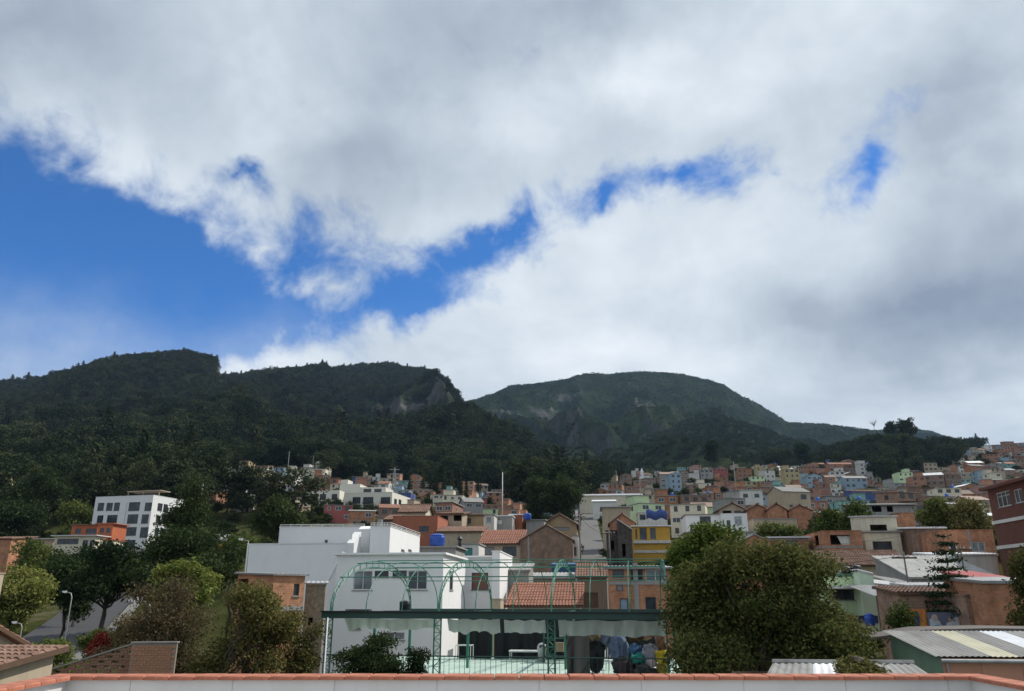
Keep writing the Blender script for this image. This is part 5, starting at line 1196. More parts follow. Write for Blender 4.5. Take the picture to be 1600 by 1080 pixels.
# ------------------------------------------------------------------ left
b = B('apartment_building', 'white four-storey apartment building among dark trees on the left', 'building', 150, 240, 205, 777, 13, WHITE, yaw=R(-15), roof='flat', coping=WHITE,
  wins=[(153.5, 786, 161.5, 798, 'd'), (167, 786, 175, 798, 'd'), (179, 785.5, 186, 798, 'd'), (202, 785, 217.5, 798, 'd'), (227, 785.5, 238, 798, 'd'), (152.5, 805.5, 160, 818, 'd'), (168, 805, 182, 818, 'd'), (200, 804, 214.5, 818, 'd'), (222, 804, 231, 818, 'd'), (196.5, 824, 212, 837, 'd'), (220, 824, 233, 840, 'd'), (150, 824, 160, 837, 'd'), (167, 824, 180, 837, 'd'), (195, 844, 210, 856, 'd')],
  rwins=[(247, 786, 253, 799, 'd'), (256, 787.5, 261, 801, 'd'), (244.5, 805, 250, 818, 'd'), (252.5, 806, 256.5, 819, 'd'), (259, 807, 262.5, 820, 'd'), (242.5, 824, 247.5, 838, 'd'), (250.5, 825, 256, 839, 'd')])
a0, z0 = rel(b, 190, 842); a1, z1 = rel(b, 199, 785); MB().box(a0, -.06, z0, a1, 0, z1).build('stair_strip', GREYC, b['root'])
MB().box(b['w'] * .38, 3, b['h'] + .1, b['w'] * .95, 3.3, b['h'] + .15).build('pergola_beam', BEIGE, b['root'])
m = MB(); m.box(b['w'] * .38, 3, b['h'] + 1.5, b['w'] * .97, 7, b['h'] + 1.7)
for f in (.4, .66, .94): m.box(b['w'] * f, 3.1, b['h'], b['w'] * f + .15, 3.25, b['h'] + 1.5)
m.build('pergola', BEIGE, b['root'])
ORG = plaster('orange_plaster', (.42, .12, .05), (.25, .1, .06), .3, var=.12)
B('orange_house', 'bright orange house in front of the white apartment building', 'house', 113, 153, 168, 821, 4, ORG, roof='slab', rmat=TILE_O, ov=.4, wins=[(118, 826, 126, 834, 'd'), (135, 826, 150, 834, 'd')])
B('orange_house', 'orange upper block with small windows and red eaves', 'house', 154, 177, 164, 819, 5, ORG, yaw=G, roof='slab', rmat=RED_W, ov=.5, wins=[(157, 825, 162, 833, 'd'), (167, 825, 172, 833, 'd')])
B('cream_house', 'cream lower storey with small windows beneath the orange block', 'house', 158, 178, 160, 845, 4, CREAM, yaw=G, roof='slab', rmat=RED_W, ov=.2, wins=[(161, 847, 164, 855, 'd'), (167, 847, 170, 855, 'd'), (173, 847, 176, 855, 'd')])
B('beige_house', 'long beige house with a white porch canopy below the orange house', 'house', 86, 150, 158, 838, 3.5, CREAM, roof='slab', rmat=TIN_W, ov=.6, wins=[(90, 842, 122, 850, 'd'), (130, 844, 136, 857, 'd'), (141, 844, 147, 852, 'd')])
B('beige_house', 'low beige house with a flat white canopy at the far left', 'house', 30, 84, 165, 843, 7, BEIGE, roof='slab', rmat=TIN_W, ov=.6, wins=[(40, 847, 60, 853, 'd')])
B('brick_house', 'orange-brown house left of the white canopy, at the left edge', 'house', -30, 18, 160, 843, 7, BRICK_O, roof='mf', rmat=TILE_O, rise=.8, ov=.3, pitch=.4)
b = B('church_tower', 'pale ochre church tower top at the left edge', 'church', -6, 16, 260, 772, 5, plaster('ochre_stone', (.55, .42, .25), (.3, .22, .14), .4), roof='flat', wins=[(-1, 772, 5, 780, 'o')])
m = MB(); cx = b['w'] / 2; m.hull([(0, 0, b['h']), (b['w'], 0, b['h']), (b['w'], 5, b['h']), (0, 5, b['h'])], [(cx - 1.2, 1.2, b['h'] + 2.6), (cx + 1.2, 1.2, b['h'] + 2.6), (cx + 1.2, 3.6, b['h'] + 2.6), (cx - 1.2, 3.6, b['h'] + 2.6)])
m.lathe([(1.1, b['h'] + 2.6), (1.25, b['h'] + 3.2), (.9, b['h'] + 4.2), (.35, b['h'] + 4.9), (.05, b['h'] + 5.8)], 10, (cx, 2.4, 0)); m.build('gable', plaster('ochre_stone', (.55, .42, .25)), b['root'])
B('tin_roofed_house', 'dark-roofed yellow shed between the dark trees left of the white block', 'house', 338, 365, 150, 846, 6, YEL, yaw=R(20), roof='gx', rmat=FIBRO, rise=1.2, ov=.5, pitch=.4)
# cream apartment block
CR2 = plaster('pale_cream_render', (.70, .67, .58), (.4, .37, .3), .2, var=.05)
yc = R(-7); rows3 = [(777, 787), (788.5, 798.5), (800, 811)]; rows2 = [(772, 781), (783, 792), (794, 804)]
B('apartment_building', 'cream apartment wing on the left with three rows of windows', 'building', 472, 531, 300, 767, 16, CR2, yaw=yc, roof='flat', coping=CR2, wins=[(x0, a, x1, c, 'd') for a, c in rows2 for x0, x1 in ((484, 497), (500, 509), (518.5, 526.5))])
B('apartment_building', 'low cream annex at the left end of the apartments', 'building', 454, 472, 302, 777, 14, CR2, yaw=yc, roof='flat', coping=CR2, wins=[(463, 783, 471, 792, 'd')])
B('apartment_building', 'cream stair tower rising above the apartments', 'building', 531, 563, 306, 757, 12, CR2, yaw=yc, roof='flat', coping=CR2)
B('apartment_building', 'small cream lift housing on top of the apartment tower', 'building', 533, 544, 310, 750, 6, CR2, yaw=yc, roof='flat', coping=CR2)
b = B('apartment_building', 'cream front apartment block with balconies and sunlit right side', 'building', 538, 613, 286, 771, 20, CR2, yaw=R(-12), roof='flat', coping=CR2, wins=[(x0, a, x1, c, 'd') for a, c in rows3 for x0, x1 in ((551, 563), (567.5, 583), (595, 609.5))] + [(529.5, 780, 536, 791, 'd')],
  rwins=[(616, 779, 620, 789, 'd'), (623, 780, 627, 790, 'd'), (616, 791, 620, 801, 'd'), (623, 792, 627, 802, 'd'), (616, 803, 620, 812, 'd')])
for a, c in rows3:
    for x0, x1 in ((567, 584), (594.5, 610)):
        u0, z0 = rel(b, x0, c - 3); u1, _ = rel(b, x1, c - 3); m = MB(); m.box(u0, -.9, z0 - .6, u1, 0, z0 - .45); m.box(u0, -.9, z0 + .35, u1, -.86, z0 + .42)
        for i in range(10): xx = u0 + (u1 - u0 - .04) * i / 9; m.box(xx, -.9, z0 - .45, xx + .04, -.87, z0 + .35)
        m.build('balcony', FRAME_D, b['root'])
B('apartment_building', 'set-back cream penthouse above the apartment block', 'building', 562, 603, 300, 762, 10, CR2, yaw=yc, roof='flat', coping=CR2, wins=[(568, 764, 580, 769, 'd'), (585, 764, 596, 769, 'd')])
# long white roofed hall and the chapel on the rise
B('long_hall', 'long low hall with a white sheet roof at the foot of the hill', 'building', 905, 1004, 330, 775, 14, CREAM, roof='mf', rmat=TIN_W, rise=2.2, ov=.4, pitch=.8)
B('long_hall', 'second long hall with a pale roof in front of the first', 'building', 926, 962, 300, 784, 10, OFFWHITE, roof='mf', rmat=TIN_W, rise=1.6, ov=.4, pitch=.8)
b = B('chapel', 'small white chapel with a pointed tower on the rise', 'church', 1000, 1014, 560, 743, 9, WHITE, roof='gx', rmat=TILE_O, rise=2.2, ov=.3, pitch=.8, rows=4)
MB().box(.4, -.5, b['h'] - 3, 2.6, 1.8, b['h'] + 2.6).hull([(.3, -.6, b['h'] + 2.6), (2.7, -.6, b['h'] + 2.6), (2.7, 1.9, b['h'] + 2.6), (.3, 1.9, b['h'] + 2.6)], [(1.45, .6, b['h'] + 5.6), (1.55, .6, b['h'] + 5.6), (1.55, .7, b['h'] + 5.6), (1.45, .7, b['h'] + 5.6)]).build('tower', WHITE, b['root'])
b = B('hilltop_building', 'dark flat building on the summit of the left mountain', 'building', 270, 284, 1452, 551, 12, plaster('dark_summit_wall', (.05, .05, .055)), yaw=0, roof='flat', base=566)
for x in (-8, 3, 26, 34): MB().tube([(x, 4, -4), (x, 4, b['h'] + 7)], .35, 4).build('mast', FRAME_D, b['root'])
b = B('hillside_station', 'tiny white building on the cliff edge of the domed mountain', 'building', 1016, 1024, 2150, 626, 10, WHITE, yaw=0, roof='flat', base=634)
# road on the left, steep street in the middle
def strip(name, pts, width, mat, kind='structure', lift=.06, n=14, label=None):
    P = [Vector(q) for q in pts]; m = MB(); V = []
    for a, b_ in zip(P, P[1:]):
        for i in range(n): V.append(a.lerp(b_, i / n))
    V.append(P[-1])
    for i, q in enumerate(V):
        d = (V[min(i + 1, len(V) - 1)] - V[max(i - 1, 0)]); d.z = 0; d.normalize(); s = Vector((d.y, -d.x, 0)) * width / 2
        zc = max(tz(q.x + s.x * k, q.y + s.y * k) for k in (-1, 0, 1)) + lift
        m.v.append((q.x - s.x, q.y - s.y, zc)); m.v.append((q.x + s.x, q.y + s.y, zc))
    m.f = [(2 * i, 2 * i + 1, 2 * i + 3, 2 * i + 2) for i in range(len(V) - 1)]
    o = m.build(name, mat, None, True); o['kind'] = kind
    if label: o['label'] = label
    return o
ASPH = plaster('asphalt', (.055, .055, .058), (.035, .035, .036), .5, var=.15, scale=.3)
strip('road', [at(-140, 1012, 85), at(20, 1003, 93), at(80, 985, 105), at(160, 960, 140), at(190, 935, 185), at(200, 915, 230)], 9.0, ASPH, label='curving asphalt road behind the lamp posts')
strip('pavement', [(q.x + 6.2, q.y - .5, 0) for q in (at(-60, 1012, 88), at(20, 1003, 93), at(80, 985, 105), at(160, 960, 140), at(190, 935, 185))], 1.6, plaster('pavement_concrete', (.17, .165, .155), (.08, .08, .075), .5), lift=.2)
strip('street', [at(921, 900, 100), at(922, 880, 130), at(924, 850, 180), at(921, 815, 300), at(921, 800, 360)], 6.0, plaster('street_concrete', (.13, .125, .12), (.06, .06, .06), .5, scale=.4), label='steep concrete street climbing between the houses')
for Yq in (130, 180, 240, 300): q = at(922, 850, Yq); FOOT.append((q.x, Yq, 6))
# ------------------------------------------------------------------ houses up the hillside
WALLS = {'orange brick': (BRICK_O, 18), 'brown brick': (BRICK_B, 16), 'red brick': (brick('warm_brick', (.43, .18, .115), (.34, .14, .09), (.36, .28, .22)), 10),
 'white': (OFFWHITE, 12), 'cream': (CREAM, 11), 'grey concrete': (GREYC, 9), 'beige': (BEIGE, 11),
 'pink': (plaster('pink_plaster', (.46, .26, .22)), 4), 'salmon': (plaster('salmon_house_plaster', (.50, .25, .16)), 5), 'turquoise': (plaster('turquoise_plaster', (.22, .42, .40)), 2), 'sky blue': (plaster('sky_blue_plaster', (.28, .38, .46)), 3),
 'cobalt blue': (plaster('cobalt_plaster', (.06, .10, .28)), 1), 'mint green': (MINT, 2), 'yellow': (plaster('dull_yellow_plaster', (.46, .37, .20)), 2), 'red': (plaster('red_house_plaster', (.36, .10, .09)), 1), 'lilac': (plaster('lilac_plaster', (.34, .31, .38)), 1)}
ROOFS = {'rusty tin': (metal_sheet('rusty_tin_sheet', (.24, .17, .13), (.12, .06, .04), .6, .8), 4), 'grey sheet': (FIBRO, 5), 'pale sheet': (TIN_W, 3), 'clay tile': (rooftile('far_tiles', ((.16, .075, .05), (.27, .125, .08), (.36, .2, .14))), 4)}
def window_mesh(w, h, fm):
    m = MB(); t = .09
    m.box(0, -.05, 0, t, .02, h); m.box(w - t, -.05, 0, w, .02, h); m.box(t, -.05, 0, w - t, .02, t); m.box(t, -.05, h - t, w - t, .02, h); m.box(w / 2 - .03, -.045, t, w / 2 + .03, .02, h - t)
    n = len(m.f); m.quad((t, -.02, t), (w - t, -.02, t), (w - t, -.02, h - t), (t, -.02, h - t)); me = m.mesh('window', [fm, GLASS])
    me.polygons[n].material_index = 1; return me
WINM = [window_mesh(1.1, 1.1, FRAME_W), window_mesh(1.5, 1.2, FRAME_D), window_mesh(.9, 1.3, FRAME_D), window_mesh(1.9, 1.2, FRAME_W)]
DOORM = [MB().box(0, -.04, 0, 1.0, .02, 2.0).mesh('door', q) for q in (FRAME_B, FRAME_D, paint('grey_shutter', (.22, .23, .24), .6))]
LANDM = [(340, 762, 'below the left forest edge'), (385, 748, 'by the turquoise hill house'), (440, 745, 'under the left forest'), (500, 750, 'behind the cream apartments'), (560, 752, 'above the cream apartments'), (650, 775, 'above the red building'), (715, 770, 'below the dark conifers'), (760, 775, 'left of the white mast'), (800, 785, 'right of the white mast'), (870, 800, 'under the dark tall trees'),
 (925, 790, 'by the long white-roofed hall'), (985, 760, 'below the white chapel'), (1040, 765, 'right of the white chapel'), (1040, 795, 'above the yellow house'), (1090, 735, 'on the upper terrace ridge'), (1110, 765, 'left of the green patch'), (1100, 790, 'above the arched white house'), (1150, 770, 'below the green patch'), (1210, 745, 'right of the green patch'), (1190, 778, 'above the twin brick gables'), (1255, 755, 'left under the wooded knoll'), (1290, 735, 'on the knoll left flank'), (1330, 755, 'directly below the wooded knoll'), (1270, 785, 'behind the round green trees'), (1350, 780, 'above the grey warehouse'), (1400, 770, 'at the knoll foot'), (1440, 752, 'on the knoll right flank'), (1450, 785, 'behind the right leafy trees'), (1500, 750, 'below the right ridge'), (1510, 780, 'left of the red block'), (1560, 735, 'below the right crest'), (1560, 710, 'along the right ridge crest')]
ORD = ['first', 'second', 'third', 'fourth', 'fifth', 'sixth', 'seventh', 'eighth', 'ninth', 'tenth', 'eleventh', 'twelfth']
def pick(g, d):
    k = list(d); return g.choices(k, [d[q][-1] for q in k])[0]
# the few houses whose colour stands out, where they stand
SPECIAL = [(374, 752, 'turquoise', 9, 2), (352, 758, 'pink', 8, 1), (1081, 733, 'turquoise', 9, 2), (1128, 745, 'red', 11, 3), (1105, 747, 'grey concrete', 8, 3), (1165, 748, 'orange brick', 9, 3), (1185, 752, 'mint green', 8, 2), (1190, 744, 'yellow', 6, 3), (1240, 758, 'yellow', 8, 4), (1224, 770, 'turquoise', 8, 2), (1340, 766, 'sky blue', 11, 3), (1320, 763, 'turquoise', 7, 2), (1362, 784, 'cobalt blue', 14, 2), (1275, 762, 'sky blue', 8, 3), (1418, 756, 'mint green', 8, 3), (1505, 758, 'turquoise', 8, 2), (1058, 768, 'sky blue', 6, 4), (1045, 765, 'grey concrete', 8, 4), (1310, 752, 'white', 8, 3), (1355, 738, 'white', 8, 3), (1540, 752, 'sky blue', 7, 3), (1470, 780, 'lilac', 8, 2), (1265, 735, 'orange brick', 14, 2), (1315, 732, 'orange brick', 16, 2), (1340, 734, 'brown brick', 12, 2), (760, 780, 'sky blue', 5, 2), (780, 774, 'salmon', 9, 2), (648, 758, 'orange brick', 7, 3), (480, 748, 'cream', 18, 2), (460, 743, 'cream', 9, 2)]
HOUSES = []
def clear(x, y, r):
    return all((x - a) ** 2 + (y - b) ** 2 > (r * .8 + c) ** 2 for a, b, c in FOOT)
def hill_house(x, y, w, d, st, yaw, wk, g, small=False):
    c, s = math.cos(yaw), math.sin(yaw); W = lambda a, b: (x + a * c - b * s, y + a * s + b * c)
    zz = [tz(*W(a, b)) for a in (0, w) for b in (0, d)]; zf = (zz[0] + zz[2]) / 2; zb = min(zz) - .5; fh = g.uniform(2.5, 2.8); h = st * fh + (zf - zb) + g.uniform(0, .5)
    rk = pick(g, ROOFS); flat = g.random() < (.55 if st > 1 else .3); wm = WALLS[wk][0]
    root = thing('hillside_house', '', 'house', (x, y, zb), yaw, 'houses on the hillside')
    m = MB(); m.facade((0, 0, 0), (1, 0, 0), (0, 1, 0), w, h, []); m.facade((w, 0, 0), (0, 1, 0), (-1, 0, 0), d, h, []); m.facade((0, 0, 0), (0, 1, 0), (1, 0, 0), d, h, []); m.quad((0, d, 0), (0, d, h), (w, d, h), (w, d, 0))
    rise = 0; rm = ROOFS[rk][0]; e = .1; ov = g.uniform(.15, .45); mode = 'flat' if flat else g.choice(['mf', 'mb', 'gx', 'gy', 'mf'])
    r = MB()
    if mode == 'flat':
        m.quad((0, 0, h - .2), (w, 0, h - .2), (w, d, h - .2), (0, d, h - .2)); r.box(-.12, -.2, h - .05, w + .12, d + .1, h + .12); rm = CONC
        if g.random() < .5:      # roof terrace with an unfinished upper room
            uw = w * g.uniform(.3, .6); ux = g.choice([0, w - uw]); u = MB(); u.box(ux, d * .35, h + .12, ux + uw, d, h + .12 + 2.3); u.build('roof_room', wm, root)
            r.box(ux - .2, d * .3, h + 2.42, ux + uw + .2, d + .1, h + 2.52)
    else:
        rise = {'mf': g.uniform(.5, 1.2), 'mb': g.uniform(.3, .7), 'gx': d * .2, 'gy': w * .17}[mode]; k = .10
        if mode == 'mf':
            for a in (0, w): m.poly((a, 0, h), (a, d, h), (a, d, h + rise))
            m.quad((0, d, h), (w, d, h), (w, d, h + rise), (0, d, h + rise)); q = [(-ov, -ov, h - .1), (w + ov, -ov, h - .1), (w + ov, d + ov, h + rise + .1), (-ov, d + ov, h + rise + .1)]; r.hull(q, [(a, b, z + k) for a, b, z in q])
        elif mode == 'mb':
            for a in (0, w): m.poly((a, d, h), (a, 0, h), (a, 0, h + rise))
            m.quad((0, 0, h), (w, 0, h), (w, 0, h + rise), (0, 0, h + rise)); q = [(-ov, -ov, h + rise + .05), (w + ov, -ov, h + rise + .05), (w + ov, d + ov, h - .05), (-ov, d + ov, h - .05)]; r.hull(q, [(a, b, z + k) for a, b, z in q])
        elif mode == 'gx':
            for a in (0, w): m.poly((a, 0, h), (a, d, h), (a, d / 2, h + rise))
            z0 = h - ov * rise / (d / 2)
            for y0, y1 in ((-ov, d / 2), (d + ov, d / 2)): q = [(-ov, y0, z0 + .02), (w + ov, y0, z0 + .02), (w + ov, y1, h + rise + .02), (-ov, y1, h + rise + .02)]; r.hull(q, [(a, b, z + k) for a, b, z in q])
        else:
            for b in (0, d): m.poly((0, b, h), (w, b, h), (w / 2, b, h + rise))
            z0 = h - ov * rise / (w / 2)
            for x0, x1 in ((-ov, w / 2), (w + ov, w / 2)): q = [(x0, -ov, z0 + .02), (x0, d + ov, z0 + .02), (x1, d + ov, h + rise + .02), (x1, -ov, h + rise + .02)]; r.hull(q, [(a, b, z + k) for a, b, z in q])
    m.build('wall', wm, root); r.build('roof', rm, root)
    nw = max(1, int(w / 2.6))
    for f in range(st):
        z = h - (st - f) * fh + .95
        if z < .8: continue
        sk = g.random()
        for i in range(nw):
            if g.random() < .18: continue
            wmsh = WINM[g.randrange(4)] if sk < .3 else WINM[int(sk * 3.99)]; ww = max(v.co.x for v in wmsh.vertices)
            xx = w * (i + .5) / nw - ww / 2
            if f == 0 and i == nw // 2 and g.random() < .5: inst('door', DOORM[g.randrange(3)], root, (w * (i + .5) / nw - .5, -.003, z - .9))
            else: inst('window', wmsh, root, (xx, -.003, z))
        if g.random() < .5:      # a window in each visible side wall
            sd = g.choice((0, 1)); wmsh = WINM[g.randrange(3)]
            inst('window', wmsh, root, (w + .003, d * .35, z), R(90)) if sd else inst('window', wmsh, root, (-.003, d * .6, z), R(-90))
    if 'brick' in wk and st > 1:
        bnd = MB()
        for f in range(1, st): z = h - (st - f) * fh; bnd.box(-.04, -.05, z - .13, w + .04, -.002, z + .13)
        o = bnd.build('concrete_band', CONC, root)
        if st > 2: o['kind'] = 'stuff'
    if g.random() < .22:
        tk = MB().lathe([(.5, 0), (.55, .1), (.55, 1.0), (.35, 1.15), (.05, 1.2)], 10); zr = h + (.12 if mode == 'flat' else rise + .1)
        if mode == 'flat': tk.build('water_tank', BLUEP if g.random() < .5 else BLACKP, root, True, (w * .75, d * .25, zr))
    FOOT.append((*W(w / 2, d / 2), max(w, d) * .42)); px, py = pix(*W(w / 2, 0), zb + h * .7)
    HOUSES.append((root, px, py, wk, st, rk if mode != 'flat' else 'flat'))
def build_town():
    g = random.Random(77); cov = np.zeros((560, 860), bool)      # 2-pixel cells already covered by nearer houses
    def cover(x0, x1, y0, y1, paint_=True):
        a, b, c, d = int(max(0, x0 / 2)), int(min(859, x1 / 2)) + 1, int(max(0, y0 / 2)), int(min(559, y1 / 2)) + 1
        if b <= a or d <= c: return 0, 1
        free = int((~cov[c:d, a:b]).sum())
        if paint_: cov[c:d, a:b] = True
        return free, (d - c) * (b - a)
    for q in RECTS: cover(*q)
    def seen(x, y, w, hgt):
        z = tz(x + w / 2, y); x0, y1 = pix(x, y, z); x1, y0 = pix(x + w, y, z + hgt); f, n = cover(x0, x1, y0, y1, False)
        if f * 4 < 26 or f < n * .16: return False
        cover(x0, x1, y0, y1); return True
    for px, py, wk, w, st in SPECIAL:
        q = ground_at(px, py + 6, 190, 1200)
        if q is None: continue
        seen(q[0] - w / 2, q[1], w, st * 2.65)
        hill_house(q[0] - w / 2, q[1], w, 8, st, g.uniform(-.25, .2), wk, g)
    cand = []; Y = 172.0
    while Y < 800:
        step = 11 + Y * .040; u = 285.0 if Y > 200 else 690; x = (u - 800) * Y / 1262 + g.uniform(0, 8)
        while x < (1665 - 800) * Y / 1262:
            w = g.uniform(5.0, 9.0); x += w * .5; yy = Y + g.uniform(-3, 3)
            z = tz(x, yy); px, py = pix(x, yy, z)
            ok = (inpoly([px], [py], TOWN_R)[0] or (inpoly([px], [py], TOWN_L)[0] and g.random() < .78)) and not inpoly([px], [py], PARK)[0]
            if 895 < px < 950 and Y < 330: ok = False
            if ok and g.random() < .93: cand.append((x, yy, w))
            x += w * .5 + g.choice((.3, .4, .6, 2.5))
        Y += step
    # nearest first, never on top of another house, and only where the view reaches
    n = 0
    for x, y, w in cand:
        d = g.uniform(6.5, 9.0)
        if not clear(x, y + d / 2, max(w, d) * .5): continue
        yaw = g.choice((G, G, R(8), R(-16), R(14))) + g.uniform(-.06, .06); st = g.choices((1, 2, 3), (34, 50, 16))[0]
        if len(HOUSES) >= 305: break
        if not seen(x - w / 2, y, w, st * 2.65): continue
        hill_house(x - w / 2, y, w, d, st, yaw, pick(g, WALLS), g); n += 1
    print('HOUSES', len(HOUSES), 'cand', len(cand), 'last Y', y)
    y_end = y if len(HOUSES) >= 305 else 800
    # labels that single each house out
    key = {}
    names = {1: 'one-storey', 2: 'two-storey', 3: 'three-storey', 4: 'four-storey'}
    for h in HOUSES:
        lm = min(LANDM, key=lambda q: (q[0] - h[1]) ** 2 + ((q[1] - h[2]) * 1.6) ** 2)[2]; key.setdefault((names[h[4]] + ' ' + h[3], h[5], lm), []).append(h)
    for (a, rf, lm), l in key.items():
        l.sort(key=lambda q: q[1])
        for i, h in enumerate(l):
            base = '%s house with %s roof %s' % (a, rf, lm)
            h[0]['label'] = base if len(l) == 1 else '%s, %s' % (base, ORD[i] + ' from left')
    # beyond these the houses on the right ridge run together: one mass of walls, roofs and windows
    mats = [WALLS[q][0] for q in list(WALLS)[:12]] + [ROOFS['rusty tin'][0], ROOFS['pale sheet'][0], GLASS]; m = MB(); mi = []; Y = min(y_end, 700.0)
    def mark(k): mi.extend([k] * (len(m.f) - len(mi)))
    while Y < 1080:
        x = (1180 - 800) * Y / 1262
        while x < (1780 - 800) * Y / 1262:
            w = g.uniform(6, 11); x += w + g.choice((.4, 1, 3)); z = tz(x, Y); px, py = pix(x, Y, z)
            if inpoly([px], [py + 1], TOWN_R)[0] and not inpoly([px], [py], PARK)[0] and g.random() < .9 and clear(x + w / 2, Y + 4, 5) and seen(x, Y, w, 4):
                h = g.choice((3, 5.2, 5.5, 7.5)); d = 8; wk = g.randrange(12) if g.random() < .4 else g.randrange(3)
                m.box(x, Y, z - 3, x + w, Y + d, z + h); mark(wk); m.hull([(x - .3, Y - .3, z + h), (x + w + .3, Y - .3, z + h), (x + w + .3, Y + d, z + h + .01), (x - .3, Y + d, z + h + .01)], [(x - .3, Y - .3, z + h + .15), (x + w + .3, Y - .3, z + h + .15), (x + w + .3, Y + d, z + h + 1.0), (x - .3, Y + d, z + h + 1.0)]); mark(12 + (g.random() < .35))
                for f in range(int(h / 2.5)):
                    for i in range(int(w / 2.6)): a = x + w * (i + .3) / max(1, int(w / 2.6)); m.box(a, Y - .05, z + f * 2.6 + .9, a + 1.3, Y - .002, z + f * 2.6 + 2.1)
                mark(14)
        Y += 9 + Y * .012
    o = m.build('distant_houses', mats); o.data.polygons.foreach_set('material_index', np.array(mi, np.int32))
    tag(o, 'crowded far houses climbing the right ridge to its crest', 'houses', None, 'stuff')
build_town()
# ------------------------------------------------------------------ trees one can tell apart
def hero_tree(label, px0, px1, ptop, pbot, Y, lmat, leaf, n_clump, per, rc, seed, name='tree', bark=None, shape='round', n_limb=16, shell=.55, cat='tree', group=None, stems=1, up=.35, lobes=9, r0=None, twig=.2, aspect=.5, flat=.75, blobs_px=None):
    pm = (px0 + px1) / 2; top = at(pm, ptop, Y); zb = tz(top.x, Y); H = top.z - zb; W = (px1 - px0) * Y / 1262; zl = at(pm, pbot, Y).z - zb; zl = max(zl, H * .04); Hc = H - zl
    g = random.Random(seed); bl = []
    if shape == 'cone':
        for i in range(lobes):
            t = (i + .5) / lobes; rr = W / 2 * (1 - t) ** .75 * .8 + W * .05; a = g.uniform(0, 6.28); o = rr * .35
            bl.append((math.cos(a) * o, math.sin(a) * o, zl + Hc * (t * .95 + .03), rr, rr, Hc / lobes * 1.15))
    else:
        bl.append((0, 0, zl + Hc * .50, W * .29, W * .29, Hc * .34))
        for i in range(lobes):
            a = 6.283 * (i / lobes) * 2.4 + g.uniform(-.4, .4); t = g.uniform(.12, .85); rmax = W / 2 * math.sqrt(max(.05, 1 - ((t - .42) / .62) ** 2)); rr = W * g.uniform(.09, .20); d = max(0, rmax - rr * .8) * g.uniform(.6, 1.08)
            bl.append((math.cos(a) * d, math.sin(a) * d, zl + Hc * t, rr, rr, Hc * g.uniform(.12, .19)))
        bl.append((g.uniform(-.1, .1) * W, 0, H - Hc * .16, W * .2, W * .2, Hc * .16))
    if blobs_px:
        bl = []
        for bx, by, br in blobs_px:
            bx = px1 + 30 - (px1 + 30 - bx) * .86; q = at(bx, by, Y); rr = br * Y / 1262; dy = g.uniform(-1, 1) * max(.4, W * .28 - rr * .5); bl.append((q.x - top.x, dy, q.z - zb, rr, rr, rr * .8))
    r0 = r0 or max(.07, H * .022)
    tr, cr = broadleaf(H, max(zl + Hc * .12, H * .25), r0, bl, n_clump, per, rc, leaf, seed, lmat, bark or BARK, n_limb, up=up, shell=shell, stems=stems, twig=twig, aspect=aspect, flat=flat)
    t = thing(name, label, cat, (top.x, Y, zb), 0.0, group); inst('trunk', tr, t); inst('crown', cr, t); FOOT.append((top.x, Y, 2.0)); return t
HT = hero_tree
HT('large spreading green tree filling the right foreground', 1026, 1292, 852, 1100, 31, leafmat('olive_green_leaves', ((.020, .038, .010), (.062, .082, .020), (.160, .155, .050)), .3), .15, 560, 80, .52, 1, n_limb=30, r0=.22, shell=.62, blobs_px=[(1075, 905, 45), (1108, 880, 38), (1150, 872, 40), (1196, 888, 46), (1240, 900, 42), (1262, 936, 40), (1058, 962, 44), (1120, 945, 58), (1186, 955, 62), (1250, 980, 52), (1292, 998, 40), (1078, 1018, 50), (1150, 1015, 60), (1220, 1025, 60), (1286, 1036, 48), (1326, 1020, 32), (1040, 930, 28), (1168, 852, 20), (1100, 855, 20), (1224, 866, 18), (1290, 958, 22), (1052, 1040, 40)])
HT('bright yellow-green tree top behind the large right tree', 1028, 1165, 824, 910, 36, LEAF_Y, .18, 150, 70, .5, 2, lobes=8)
HT('olive leafy tree at the right flank of the large green tree', 1240, 1368, 955, 1066, 33, LEAF_O, .15, 150, 70, .5, 22, lobes=8)
HT('sparse brown-leaved tree above the orange brick wall', 202, 345, 893, 1062, 35, LEAF_B, .12, 230, 44, .48, 3, bark=BARK_L, n_limb=30, shell=.4, stems=2, twig=.6, r0=.12)
HT('sparse olive tree with dark forked trunk right of the brown tree', 322, 470, 908, 1066, 33, LEAF_O, .13, 300, 56, .46, 4, n_limb=26, shell=.4, stems=2, twig=.3, r0=.11)
HT('thin olive tree beside the pale pole', 425, 512, 955, 1066, 35, LEAF_O, .12, 110, 52, .42, 5, n_limb=20, shell=.4, twig=.4)
HT('low brownish shrub tree behind the solid brick wall', 168, 245, 960, 1050, 38, LEAF_B, .13, 80, 50, .45, 33, n_limb=16, shell=.45, twig=.5)
HT('light green broad-leaved tree top behind the brown tree', 232, 348, 876, 960, 60, LEAF_Y, .3, 120, 50, .8, 6, up=.6)
HT('dark bushy shrub in front of the green frame', 522, 650, 992, 1075, 30.5, LEAF_D, .10, 220, 75, .33, 7, name='bush', cat='bush', lobes=12, n_limb=20)
HT('small dark shoot-topped bush right of the larger dark bush', 628, 672, 1012, 1075, 31, LEAF_D, .09, 50, 60, .24, 8, name='bush', cat='bush', lobes=6)
HT('dark round tree with a bare trunk beside the road', 118, 240, 850, 950, 92, LEAF_D, .40, 190, 60, 1.3, 9, n_limb=18, r0=.32)
HT('very dark dense tree in front of the pointed evergreen', 205, 385, 832, 930, 86, LEAF_D, .38, 230, 62, 1.3, 10)
HT('tall dark pointed evergreen beside the white apartments', 256, 362, 752, 880, 115, LEAF_D, .42, 260, 60, 1.2, 11, shape='cone', lobes=9, name='evergreen_tree')
